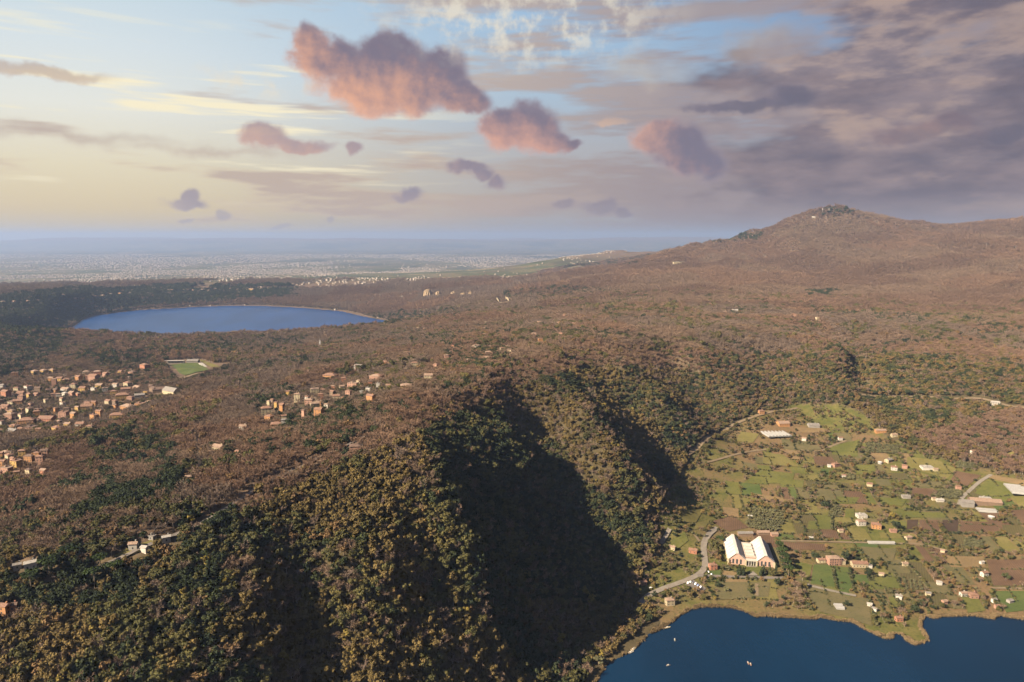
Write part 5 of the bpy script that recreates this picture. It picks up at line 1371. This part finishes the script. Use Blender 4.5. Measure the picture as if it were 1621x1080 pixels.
# pink three-storey villa
def villa():
    x, y, z, t = at(1080 + 645 / 2.7, 680 + 574 / 2.7)
    root = empty('villa', (x, y, z), math.radians(4)); tag(root, 'pink three-storey villa with hipped roof behind the two green fields', 'villa')
    wl = MB().box(-8, 8, -5, 5, -2, 9.2).build('wall', WALLS['pink'], root)
    for r_ in range(3):
        for k in range(5):
            MB().box(-6.4 + k * 3.2 - .5, -6.4 + k * 3.2 + .5, -5.06, -4.9, .9 + r_ * 3, 2.5 + r_ * 3).build('window', MAT['glass'], wl)
    V = [(-8.6, -5.6, 9.203), (8.6, -5.6, 9.203), (8.6, 5.6, 9.203), (-8.6, 5.6, 9.203), (-3, 0, 11.6), (3, 0, 11.6)]
    MB().add(V, [(0, 1, 5, 4), (1, 2, 5), (2, 3, 4, 5), (3, 0, 4), (3, 2, 1, 0)]).build('roof', ROOFS['tile_pale'], root)
    MB().box(8.01, 14.5, -4, 4, -2, 5.6).build('wing', WALLS['cream'], root); MB().box(7.9, 14.9, -4.4, 4.4, 5.603, 6).build('wing_roof', ROOFS['tile_pale'], root)
    CLEAR_SPOTS.append((x + 3, y, 17)); CLEAR_SPOTS.append((x + 3, y - 13, 15))
villa()
# ------------------------------------------------------------------ sports ground above the town
def S7(pts): return [(200 + a / 6.75, 540 + b / 6.75) for a, b in pts]
def sports():
    drape('sports_pitch', S7([(475, 262), (640, 240), (770, 240), (885, 312), (620, 372), (560, 340)]), FM['deep'], 1.5)
    drape('forecourt', S7([(530, 408), (640, 378), (780, 342), (760, 356), (640, 400)]), MAT['dirt_road'], 1.7)
    drape('meadow', S7([(770, 196), (840, 215), (1015, 292), (990, 312), (900, 280), (800, 225)]), FM['olive'], 1.6)
    CLEAR_POLYS.append([at(*q)[:2] for q in S7([(380, 215), (640, 195), (800, 195), (1030, 300), (800, 385), (560, 450), (440, 350)])])
    x, y, z, t = at(200 + 520 / 6.75, 540 + 242 / 6.75)
    k = y / FPX
    root = empty('grandstand', (x, y, z), math.radians(6)); L = 200 / 6.75 * k
    tag(root, 'white-roofed grandstand along the back of the sports pitch', 'grandstand')
    for i in range(5): MB().box(-L / 2, L / 2, -7 + i * 1.6, -5.4 + i * 1.6, -3, .8 + i * .7).build('terrace_step', MAT['concrete'], root)
    MB().box(-L / 2, L / 2, 1.2, 2.2, -3, 8).build('back_wall', WALLS['white'], root)
    V = [(-L / 2 - .5, -6.5, 8.6), (L / 2 + .5, -6.5, 8.6), (L / 2 + .5, 2.6, 8.01), (-L / 2 - .5, 2.6, 8.01)]; V += [(a, b, c + .4) for a, b, c in V]
    MB().add(V, [(3, 2, 1, 0), (4, 5, 6, 7), (0, 1, 5, 4), (1, 2, 6, 5), (2, 3, 7, 6), (3, 0, 4, 7)]).build('roof', MAT['roofwhite'], root)
    for i in range(7): MB().box(-L / 2 + 1 + i * (L - 2) / 6 - .15, -L / 2 + 1 + i * (L - 2) / 6 + .15, -5.9, -5.6, .5, 8.5).build('post', MAT['metal'], root)
    CLEAR_SPOTS.append((x - 8, y, 16)); CLEAR_SPOTS.append((x + 12, y, 18)); CLEAR_SPOTS.append((x - 8, y - 14, 16)); CLEAR_SPOTS.append((x + 12, y - 14, 18))
    a = at(200 + 792 / 6.75, 540 + 250 / 6.75); b = at(200 + 903 / 6.75, 540 + 302 / 6.75)
    dx, dy = b[0] - a[0], b[1] - a[1]; L = math.hypot(dx, dy)
    root = empty('changing_block', ((a[0] + b[0]) / 2, (a[1] + b[1]) / 2, min(a[2], b[2])), math.atan2(dy, dx))
    tag(root, 'long white low block along the right side of the sports pitch', 'building')
    MB().box(-L / 2, L / 2, -4, 4, -2, 4).build('wall', WALLS['white'], root); MB().box(-L / 2 - .4, L / 2 + .4, -4.4, 4.4, 4.003, 4.5).build('roof', ROOFS['whiteroof'], root)
    CLEAR_SPOTS.append((root.location.x, root.location.y, L * .55))
    house(200 + 715 / 6.75, 540 + 232 / 6.75, 18, 'grey', 'greyroof', 'gable', 5, label='grey-roofed hall behind the sports pitch beside the grandstand', windows=False, rot=8, cat='hall', name='hall')
    house(200 + 485 / 6.75, 540 + 575 / 6.75, 30, 'cream', 'greyroof', 'gable', 8, label='large barn with one broad grey-brown roof below the sports ground', windows=False, rot=-30, cat='barn', name='barn', dm=30, rh=6)
    house(200 + 345 / 6.75, 540 + 545 / 6.75, 16, 'brown', 'tile_dark', 'gable', 6, label='brown house beside the large grey-brown barn', rot=20)
sports()
# radio tower on the far ridge, aerials on the summit
def lattice(px, py, h, w, label, name='radio_mast'):
    x, y, z, t = at(px, py); root = empty(name, (x, y, z)); tag(root, label, 'mast')
    n = 6
    for sx in (-1, 1):
        for sy in (-1, 1):
            V, F = limb((sx * w, sy * w, -2), (sx * w * .2, sy * w * .2, h), .55, .35, 4); MB().add(V, F).build('leg', MAT['metal'], root)
    for i in range(n):
        f0, f1 = i / n, (i + 1) / n; a = w * (1 - .8 * f0); b = w * (1 - .8 * f1); m = MB()
        for (p, q) in (((-a, -a), (b, -b)), ((a, -a), (b, b)), ((a, a), (-b, b)), ((-a, a), (-b, -b))):
            V, F = limb((*p, h * f0), (*q, h * f1), .3, .3, 3); m.add(V, F)
        m.build('brace', MAT['metal'], root)
    MB().cyl(0, 0, h, h * 1.25, .4, .2, 6).build('antenna', MAT['metal'], root)
    MB().cyl(0, 0, h * .72, h * .78, w * .8, w * .8, 10).build('platform', MAT['metal'], root)
lattice(507, 553, 26, 3.6, 'pale lattice radio mast standing on the wooded rise')
lattice(1268, 352, 22, 2.4, 'thin mast on the left flank of the summit')
lattice(1302, 338, 40, 3., 'tallest aerial on the mountain summit')
lattice(1312, 336, 28, 2.6, 'second aerial on the mountain summit')
# curved retaining wall at the bend below the far village
def bend():
    pts = [at(px, py)[:2] for px, py in ((786, 474), (790, 481), (798, 483), (806, 479), (800, 472), (796, 470))]
    pts = resample(pts, 6); V, F = [], []
    for i, (x, y) in enumerate(pts):
        z = float(hgt(x, y)); a = pts[max(0, i - 1)]; b = pts[min(len(pts) - 1, i + 1)]; L = math.hypot(b[0] - a[0], b[1] - a[1]) + 1e-9
        nx, ny = -(b[1] - a[1]) / L * 2, (b[0] - a[0]) / L * 2
        V += [(x, y, z - 3), (x, y, z + 9), (x + nx, y + ny, z + 9), (x + nx, y + ny, z - 3)]
    for i in range(len(pts) - 1):
        for k in range(3): F.append((i * 4 + k, i * 4 + 4 + k, i * 4 + 5 + k, i * 4 + 1 + k))
    o = MB().add(V, F).build('retaining_wall', WALLS['cream']); tag(o, 'pale curved retaining wall in the woods beyond the far lake', 'wall')
    CLEAR_LINES.append((pts, 16))
bend()
# rock faces on the far crater wall
def cliff(px, py, wpx, hpx, label, seed):
    r = np.random.default_rng(seed); x, y, z, t = at(px, py); k = y / FPX; w = wpx * k; h = hpx * k * 1.3
    n = 12; V, F = [], []
    for j in range(6):
        for i in range(n + 1):
            f = i / n - .5; g = j / 5.
            edge = 1 - (2 * abs(f)) ** 3
            V.append((f * w + r.normal(0, w * .012), (1 - math.cos(g * 1.3)) * h * .7 - 10 * edge + r.normal(0, 3), -6 + g * h * (.55 + .45 * edge) + r.normal(0, 2)))
    for j in range(5):
        for i in range(n): q = j * (n + 1) + i; F.append((q, q + 1, q + n + 2, q + n + 1))
    o = MB().add(V, F).build('rock_face', MAT['cliff']); o.location = (x, y, z); o.rotation_euler = (0, 0, -math.atan2(x, y) + r.normal(0, .25))
    tag(o, label, 'cliff'); CLEAR_SPOTS.append((x, y - 20, w * .55))
for i, (px, py, w, h, lab) in enumerate([(676, 471, 13, 11, 'largest pale rock face, leftmost on the far crater wall'), (694, 470, 9, 8, 'rock face second from left on the far crater wall'), (718, 469, 9, 7, 'rock face third from left on the far crater wall'), (733, 471, 10, 7, 'rock face fourth from left on the far crater wall'), (745, 471, 8, 8, 'rightmost rock face on the far crater wall')]):
    cliff(px, py, w, h, lab, i + 2)
# boats, buoys and cars
def boat(px, py, L, rot, label, hullmat):
    x, y, _ = P(px, py, 0); root = empty('boat', (x, y, .02), math.radians(rot)); tag(root, label, 'boat')
    st = [(-.5, .32, .0), (-.2, .4, 0), (.2, .36, .02), (.42, .16, .1), (.52, .01, .18)]; V, F = [], []
    for a, b, c in st: V += [(a * L, -b * L * .45, .7 + c), (a * L, -b * L * .25, -.15), (a * L, b * L * .25, -.15), (a * L, b * L * .45, .7 + c)]
    for i in range(4):
        for k in range(3): F.append((i * 4 + k, i * 4 + 4 + k, i * 4 + 5 + k, i * 4 + 1 + k))
        F.append((i * 4 + 3, i * 4 + 7, i * 4 + 4, i * 4))
    F.append((0, 1, 2, 3)); MB().add(V, F).build('hull', hullmat, root)
    MB().box(-.2 * L, .12 * L, -.1 * L, .1 * L, .66, 1.5).build('cabin', WALLS['white'], root)
    MB().box(-.45 * L, -.3 * L, -.13 * L, .13 * L, .69, .95).build('seat', WALLS['brown'], root)
boat(1057, 994, 7, 20, 'white boat moored beside the cream lakeside house', WALLS['cream'])
boat(1003, 1028, 8, 40, 'cream boat moored at the left shore', WALLS['cream'])
boat(999, 1033, 7, 30, 'white boat moored alongside the cream boat', WALLS['white'])
boat(1068, 1013, 4, 80, 'small white dinghy on open water near the left shore', WALLS['white'])
boat(1058, 1054, 4, 10, 'grey dinghy farther out near the bottom of the picture', WALLS['grey'])
boat(1184, 1050, 4, 90, 'left one of two small pink boats on open water', WALLS['pink'])
boat(1188, 1052, 4, 85, 'right one of two small pink boats on open water', WALLS['pink'])
CARP = {k: rough_mat('car_paint_' + k, c, c, 1, .35, .5) for k, c in {'white': (.75, .75, .75), 'silver': (.42, .44, .47), 'dark': (.04, .045, .06), 'blue': (.10, .14, .25)}.items()}
MAT['tyre'] = rough_mat('tyre', (.02, .02, .02), (.03, .03, .03))
def car(px, py, rot, col, label):
    x, y, z, t = at(px, py); root = empty('parked_car', (x, y, z + 1.1), math.radians(rot)); tag(root, label, 'car', 'cars parked by the lake road')
    prof = [(-2.1, .35), (2.1, .35), (2.1, .8), (1.2, .95), (.7, 1.45), (-1.2, 1.5), (-2., .95), (-2.1, .8)]
    MB().prism(prof, -.85, .85).build('body', CARP[col], root)
    MB().prism([(1.12, .98), (.66, 1.4), (-1.15, 1.44), (-1.8, .98)], -.86, .86).build('side_glass', MAT['glass'], root)
    for a in (-1.35, 1.35):
        for b in (-.9, .74):
            V = [(a + .33 * math.cos(q), b + dy, .33 + .33 * math.sin(q)) for dy in (0, .16) for q in np.linspace(0, 6.283, 10, endpoint=False)]
            MB().add(V, [(i, (i + 1) % 10, 10 + (i + 1) % 10, 10 + i) for i in range(10)] + [tuple(range(10)), tuple(range(10, 20))[::-1]]).build('wheel', MAT['tyre'], root)
drape('car_park', [(1084, 926), (1098, 919), (1118, 932), (1112, 938)], MAT['asphalt'], .8)
for i, (px, py, r_, c, l) in enumerate([(1089, 924.5, 60, 'white', 'white car first from left in the lakeside car park'), (1093, 923, 60, 'silver', 'silver car second from left in the lakeside car park'), (1097, 924, 55, 'dark', 'dark car third from left in the lakeside car park'), (1101, 926, 55, 'white', 'white car fourth from left in the lakeside car park'), (1105, 928.5, 55, 'blue', 'blue car fifth from left in the lakeside car park'), (1109, 931, 55, 'white', 'white car nearest the water in the lakeside car park'), (1121, 907, 80, 'white', 'white car beside the red house at the road bend'), (1126, 911, 70, 'silver', 'silver car behind the white one at the road bend'), (1030, 933, 40, 'white', 'white car beside the pink hut on the lake road')]):
    car(px, py, r_, c, l)
# ------------------------------------------------------------------ trees one can pick out, then the woods
KNAME = {'oak_gold': 'oak_tree', 'oak_green': 'oak_tree', 'oak_dark': 'evergreen_tree', 'bare': 'bare_tree', 'bare_red': 'bare_tree', 'bare_far': 'bare_tree', 'bare_grey': 'bare_tree', 'russet': 'russet_tree', 'pine': 'pine_tree', 'cypress': 'cypress_tree', 'olive': 'olive_tree', 'yellow': 'yellow_tree'}
KWORD = {'oak_gold': 'golden olive oak', 'oak_green': 'dull green oak', 'oak_dark': 'dark evergreen tree', 'bare': 'bare grey-brown tree', 'bare_red': 'bare red-brown tree', 'bare_far': 'bare dark brown tree', 'bare_grey': 'bare pale grey tree', 'russet': 'russet-leaved tree', 'pine': 'umbrella pine', 'cypress': 'slim dark cypress', 'olive': 'grey-green olive tree', 'yellow': 'yellow-leaved tree'}
def tree(kind_, i, x, y, z, s, rz, label, group):
    cm, tm, mt = KINDS[kind_][i % len(KINDS[kind_])]
    root = empty(KNAME[kind_], (x, y, z), rz); root.scale = s if isinstance(s, tuple) else (s, s, s)
    for nm, me in (('crown', cm), ('trunk', tm)):
        o = bpy.data.objects.new(nm, me); COL.objects.link(o); o.parent = root
    tag(root, label, 'tree', group)
    return root
NT = 0
def plant(kind_, px, py, s, label, group=None):
    global NT
    NT += 1
    x, y, z, t = at(px, py); CLEAR_SPOTS.append((x, y, 3))
    return tree(kind_, NT, x, y, z, s, NT * 2.1, label, group)
C1 = lambda a, b: (1080 + a / 6., 820 + b / 6.)
# tall trees round the museum
for i, (a, b, k, s, lab) in enumerate([
    (945, 400, 'pine', (1.15, 1.15, 1.25), 'tall umbrella pine, topmost of the row right of the museum'), (965, 450, 'pine', (1.1, 1.1, 1.2), 'tall umbrella pine, second from top right of the museum'),
    (990, 510, 'pine', (1.05, 1.05, 1.2), 'tall umbrella pine, third from top right of the museum'), (1010, 565, 'pine', (1.05, 1.05, 1.15), 'tall umbrella pine, lowest of the row right of the museum'),
    (915, 330, 'pine', (.9, .9, 1.1), 'smaller umbrella pine at the museum back corner'),
    (890, 530, 'cypress', (1.1, 1.1, .9), 'lone slim cypress at the museum front right corner'), (830, 545, 'cypress', (1.2, 1.2, .8), 'cypress left of the lone slim one before the museum'), (768, 545, 'cypress', (1.8, 1.8, .8), 'broad cypress before the right hall of the museum'),
    (540, 548, 'cypress', (2.2, 2.2, .85), 'broad cypress before the left hall of the museum'), (575, 552, 'cypress', (1.7, 1.7, .7), 'second broad cypress left of the museum steps'), (745, 560, 'cypress', (1.4, 1.4, .6), 'short cypress right of the museum steps'),
    (300, 300, 'oak_green', 1.5, 'large green tree left of the museum behind the road bend'), (330, 350, 'oak_green', 1.2, 'green tree between museum and road, above the red house'), (355, 260, 'pine', .9, 'umbrella pine at the museum back left corner'),
    (280, 380, 'bare', 1.2, 'bare tree just above the red house roof'), (350, 420, 'russet', 1.0, 'russet tree beside the museum left hall'), (440, 500, 'olive', 1.3, 'grey-green tree before the museum left corner'),
    (1270, 400, 'oak_dark', 1.1, 'dark round tree left of the cream cottage and villa'), (1560, 400, 'oak_dark', 1.2, 'dark round tree right of the pink villa'), (1140, 600, 'bare', 1.2, 'bare poplar at the top of the pale shore row'),
    (1090, 690, 'reedpop', 1.1, 'pale poplar second in the row above the shore'), (1095, 760, 'reedpop', 1.1, 'pale poplar third in the row above the shore'), (1110, 830, 'reedpop', 1.0, 'pale poplar lowest in the row above the shore'),
    (860, 560, 'oak_green', .9, 'green tree at the right end of the museum lawn'), (910, 640, 'oak_dark', .9, 'dark tree at the lower right of the museum lawn'), (340, 660, 'oak_dark', .7, 'dark bush below the museum road'), (640, 720, 'oak_dark', .7, 'dark bush left of the footpath to the shore'), (420, 700, 'olive', 1.2, 'grey-green bush under the museum lawn'), (310, 780, 'yellow', .6, 'small orange-yellow bush near the reeds')]):
    if k == 'reedpop': k = 'bare'
    plant(k, *C1(a, b), s, lab)
for i, (px, py, k, s, lab) in enumerate([
    (925, 945, 'yellow', 1.35, 'tall yellow-green tree, left of a pair in the dark ravine'), (937, 955, 'yellow', 1.15, 'yellow-green tree, right of a pair in the dark ravine'), (888, 1018, 'yellow', 1.3, 'broad yellow tree at the foot of the dark ravine'), (870, 1002, 'yellow', 1.0, 'small yellow tree up the slope from the broad yellow one'),
    (975, 985, 'oak_green', 1.4, 'tall green tree left of the lake road'), (978, 968, 'oak_green', 1.2, 'green tree behind the tall green one left of the lake road'), (948, 1052, 'olive', 2.0, 'rounded pale green tree on the shore at the bottom'), (985, 1005, 'russet', 1.0, 'russet tree between tall green tree and shore'),
    (160, 905, 'pine', 1.0, 'umbrella pine at the right of the grove near the rim road'), (110, 895, 'pine', 1.1, 'umbrella pine in the middle of the grove below the long white shed'), (80, 915, 'pine', 1.2, 'umbrella pine in front of the grove below the long white shed'), (50, 935, 'pine', 1.1, 'umbrella pine above the orange house at lower left'), (150, 930, 'pine', 1.1, 'umbrella pine lowest of the grove near the rim road'), (185, 915, 'pine', .95, 'umbrella pine on the slope under the white cottage'),
    (155, 885, 'oak_green', 1.3, 'bright green round tree beside the white cottage on the rim'), (152, 712, 'oak_dark', 1.9, 'big dark round tree on the brown slope left of the pines'),
    (1305, 805, 'oak_dark', 1.3, 'large dark tree in the middle of the valley meadows'), (1298, 798, 'oak_green', 1.3, 'green tree beside the large dark one in mid valley'), (1420, 838, 'oak_dark', 1.3, 'dark tree left of the tilled strips'), (1412, 822, 'yellow', 1.2, 'yellow tree above the tilled strips'),
    (1375, 912, 'oak_dark', 1.0, 'dark tree at the left side of the small park'), (1592, 918, 'oak_dark', .9, 'lone dark tree in the big brown field'), (1447, 970, 'oak_dark', 1.0, 'dark tree on the headland'), (1340, 960, 'oak_dark', .7, 'dark bush right of the white shore greenhouse')]):
    plant(k, px, py, s, lab)
# orchard rows
def orchard(quad, rows, cols, kind_, s, name):
    """Rows of small trees between four picture corners."""
    A, B, C_, D = [np.array(at(*p)[:2]) for p in C6(quad)]; pts = []; sc = []
    for i in range(rows):
        for j in range(cols):
            u, v = (i + .5) / rows, (j + .5) / cols
            p = (A * (1 - v) + B * v) * (1 - u) + (D * (1 - v) + C_ * v) * u + rng.normal(0, .5, 2)
            if rng.uniform() < .06: continue
            pts.append((p[0], p[1], float(hgt(*p)))); sc.append(s * rng.uniform(.8, 1.2))
    CLEAR_POLYS.append([tuple(A), tuple(B), tuple(C_), tuple(D)])
    return pts, sc
OP, OS = [], []
for quad, r_, c_, s in [([(290, 340), (440, 350), (420, 440), (270, 425)], 7, 16, 1.0), ([(635, 325), (690, 330), (680, 382), (625, 378)], 5, 9, .8), ([(785, 62), (930, 70), (920, 110), (780, 104)], 6, 16, 1.0),
                        ([(1095, 258), (1205, 268), (1180, 302), (1080, 292)], 6, 12, .95), ([(690, 190), (740, 195), (735, 220), (685, 215)], 4, 7, .8), ([(1205, 470), (1290, 480), (1280, 512), (1200, 505)], 5, 11, .8), ([(940, 640), (1040, 650), (1058, 688), (950, 688)], 8, 5, .6), ([(320, 380), (420, 400), (400, 440), (300, 430)], 5, 9, .9), ([(1180, 140), (1250, 150), (1240, 172), (1170, 168)], 4, 10, .9)]:
    p, s2 = orchard(quad, r_, c_, 'olive', s, 'olive'); OP += p; OS += s2
# hedges that part the shore plots
HP, HS = [], []
for line in ([(800, 725), (815, 780), (832, 845)], [(838, 722), (862, 775), (885, 830)], [(858, 722), (890, 770), (900, 790)], [(905, 718), (945, 765)], [(1015, 705), (1055, 790)], [(1045, 712), (1075, 770)], [(1315, 690), (1350, 775)], [(1270, 690), (1300, 770)], [(1325, 690), (1362, 775)],
             [(755, 505), (785, 560)], [(905, 605), (935, 675)], [(520, 690), (525, 745), (560, 775)], [(640, 585), (660, 680)], [(790, 600), (800, 650)], [(780, 695), (850, 705), (930, 700)], [(1165, 600), (1215, 655)], [(975, 590), (1060, 680)], [(405, 515), (450, 640)], [(445, 545), (470, 640)], [(715, 595), (735, 690)], [(600, 200), (700, 205)], [(740, 95), (780, 40)], [(640, 375), (640, 430)],
             [(330, 640), (150, 638)], [(0, 420), (60, 455), (110, 460)], [(560, 240), (640, 235), (700, 250)], [(950, 345), (1130, 350)], [(1110, 235), (1220, 250)], [(430, 470), (620, 478)], [(820, 575), (960, 582)], [(850, 250), (960, 275), (1060, 298)], [(500, 395), (530, 440)], [(960, 440), (1370, 445)]):
    pts = resample([at(*p)[:2] for p in C6(line)], 2.2)
    for x, y in pts:
        if rng.uniform() < .12: continue
        x += rng.normal(0, .5); y += rng.normal(0, .5); HP.append((x, y, float(hgt(x, y)) - .4)); HS.append(rng.uniform(.22, .5))
for a, b in PLOT_HEDGES:
    for x, y in resample([a, b], 2.6):
        if rng.uniform() < .2: continue
        x += rng.normal(0, .5); y += rng.normal(0, .5); HP.append((x, y, float(hgt(x, y)) - .4)); HS.append(rng.uniform(.16, .36))
def los(x, y, z):
    """Does the land hide this crown from the photographer?"""
    f = np.linspace(.25, .985, 60)[:, None]
    return ~((hgt(x * f, y * f) + 3 > CAM_Z + (z + 8 - CAM_Z) * f).any(0))
X, Y, Z, px, py, sc, K, d, val, inside = forest()
fr = np.nonzero((px > 4) & (px < 1617) & (py < 1086) & (Z > .9))[0]
fr = fr[np.argsort(-(sc[fr] / d[fr]) * np.where(K[fr] == 'olive', .55, 1))]
fr = fr[:1400]; fr = fr[los(X[fr], Y[fr], Z[fr])]
pick = fr[:300]
def where(px, py, v):
    if v: return 'in the valley meadows'
    row = 'at the bottom edge' if py > 1020 else ('just above the bottom' if py > 950 else 'higher up')
    for lim, nm in ((130, 'under the orange house'), (260, 'below the white cottage'), (400, 'on the left spur'), (520, 'beside the left dark gully'), (660, 'on the sunlit slope'), (800, 'on the big spur'), (900, 'above the shore trees')):
        if px < lim: return '%s %s' % (row, nm)
    return row + ' near the lake'
CELL = {}
for n, i in enumerate(pick):
    CELL.setdefault((K[i], where(px[i], py[i], val[i])), []).append(i)
LAB = {}
for (k_, w_), ii in CELL.items():
    ii.sort(key=lambda q: px[q])
    for r_, q in enumerate(ii):
        LAB[q] = ('%s %s' % (KWORD[k_], w_), KWORD[k_]) if len(ii) == 1 else ('%s, %s %s' % (KWORD[k_], 'leftmost' if r_ == 0 else ('rightmost' if r_ == len(ii) - 1 else ORD[min(r_, 19)] + ' from left'), w_), KWORD[k_])
for n, i in enumerate(pick):
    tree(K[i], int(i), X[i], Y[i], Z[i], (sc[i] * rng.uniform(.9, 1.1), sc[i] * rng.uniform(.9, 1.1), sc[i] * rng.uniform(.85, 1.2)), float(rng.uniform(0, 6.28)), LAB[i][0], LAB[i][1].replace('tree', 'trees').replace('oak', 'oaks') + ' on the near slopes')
rest = np.ones(len(X), bool); rest[pick] = False
P3 = np.stack([X, Y, Z], -1)
for k in sorted(set(K)):
    m = rest & (K == k)
    scatter({'oak_gold': 'golden_oak_wood', 'oak_green': 'green_oak_wood', 'oak_dark': 'evergreen_wood', 'bare': 'bare_wood', 'bare_red': 'red_brown_bare_wood', 'bare_far': 'shade_toned_mountain_wood', 'bare_grey': 'grey_bare_wood', 'russet': 'russet_wood', 'yellow': 'yellow_tree_wood', 'olive': 'olive_scrub'}[k], k, P3[m], sc[m])
scatter('olive_groves', 'olive', OP, OS, 'rows of small grey-green olive trees in the valley')
scatter('hedge_shrubs', 'hedge', HP, HS, 'dark hedges between the plots of the valley')
print('TREES', len(X), {k: int((K == k).sum()) for k in set(K)})
# ------------------------------------------------------------------ the far towns and the city on the plain
def far_city():
    r = np.random.default_rng(77); B = []
    def scat(n, y0, y1, dens_fn, smin, smax, hmin, hmax):
        yy = r.uniform(y0, y1, n); xx = yy * r.uniform(-.84, .84, n); zz = hgt(xx, yy)
        keep = r.uniform(0, 1, n) < dens_fn(xx, yy, zz)
        for x, y, z in zip(xx[keep], yy[keep], zz[keep]):
            B.append((x, y, z, r.uniform(smin, smax), r.uniform(smin, smax) * .8, r.uniform(hmin, hmax), r.uniform(0, 3.14), r.uniform()))
    town = lambda x, y, z: np.where(z < 240, np.clip((fbm(x / 900, y / 1500, 4, 61) - .47) * 9, .02, 1), 0)
    scat(6500, 4600, 8500, lambda x, y, z: town(x, y, z) * (z < 200) * (z > -20 - 400 * (y > 5200)), 9, 22, 6, 13)
    scat(22000, 8500, 14000, town, 8, 24, 5, 10)
    scat(24000, 14000, 26000, lambda x, y, z: np.clip((fbm(x / 1800, y / 4000, 4, 62) - .40) * 8, .03, 1), 14, 42, 7, 15)
    # lakeside strip under the far rim
    for a, b in zip(ALB_SHORE[5:-1], ALB_SHORE[6:]):
        for k in range(5):
            f = r.uniform(); q = r.uniform(25, 190); x = a[0] + (b[0] - a[0]) * f; y = a[1] + (b[1] - a[1]) * f + q
            B.append((x, y, float(hgt(x, y)), r.uniform(8, 20), r.uniform(7, 12), r.uniform(4, 8), r.uniform(0, 3), r.uniform()))
    B = np.array(B); n = len(B)
    base = np.array([(-.5, -.5, 0), (.5, -.5, 0), (.5, .5, 0), (-.5, .5, 0), (-.5, -.5, 1), (.5, -.5, 1), (.5, .5, 1), (-.5, .5, 1)])
    Q = np.array([(4, 5, 6, 7), (0, 1, 5, 4), (1, 2, 6, 5), (2, 3, 7, 6), (3, 0, 4, 7)])
    x0 = base[None, :, 0] * B[:, 3:4]; y0 = base[None, :, 1] * B[:, 4:5]; c, s = np.cos(B[:, 6:7]), np.sin(B[:, 6:7])
    V = np.stack([B[:, 0:1] + x0 * c - y0 * s, B[:, 1:2] + x0 * s + y0 * c, B[:, 2:3] - 4 + base[None, :, 2] * (B[:, 5:6] + 4)], -1).reshape(-1, 3)
    F = (Q[None] + 8 * np.arange(n)[:, None, None]).reshape(-1, 4)
    me = bpy.data.meshes.new('far_town_houses'); me.vertices.add(len(V)); me.vertices.foreach_set('co', V.astype(np.float32).ravel())
    me.loops.add(F.size); me.loops.foreach_set('vertex_index', F.ravel().astype(np.int32)); me.polygons.add(len(F)); me.polygons.foreach_set('loop_start', np.arange(0, F.size, 4, dtype=np.int32))
    tone = np.repeat(B[:, 7], 5); mi = np.where(np.tile(np.array([1, 0, 0, 0, 0]), n) == 1, np.where(tone < .55, 3, 4), (tone * 3).astype(int) % 3)
    me.polygons.foreach_set('material_index', mi.astype(np.int32)); me.update()
    for m in (MAT['far_wall'], MAT['far_wall'], MAT['far_wall_pale'], MAT['far_roof'], MAT['concrete']): me.materials.append(m)
    o = bpy.data.objects.new('far_town_houses', me); COL.objects.link(o); o['kind'] = 'stuff'; o['label'] = 'pale far-off towns and city spread over the hazy plain'
far_city()

# ------------------------------------------------------------------ haze
def haze():
    b = MB().box(-60000, 60000, -3000, 58000, -300, 700)
    m = bpy.data.materials.new('haze'); m.use_nodes = True; nt = m.node_tree; nt.nodes.clear()
    out = nt.nodes.new('ShaderNodeOutputMaterial'); v = nt.nodes.new('ShaderNodeVolumePrincipled')
    v.inputs['Color'].default_value = (.225, .315, .52, 1); v.inputs['Density'].default_value = HAZE; v.inputs['Anisotropy'].default_value = .15
    nt.links.new(v.outputs[0], out.inputs['Volume'])
    o = b.build('haze', m); o['kind'] = 'stuff'
HAZE = 4.0e-5
haze()
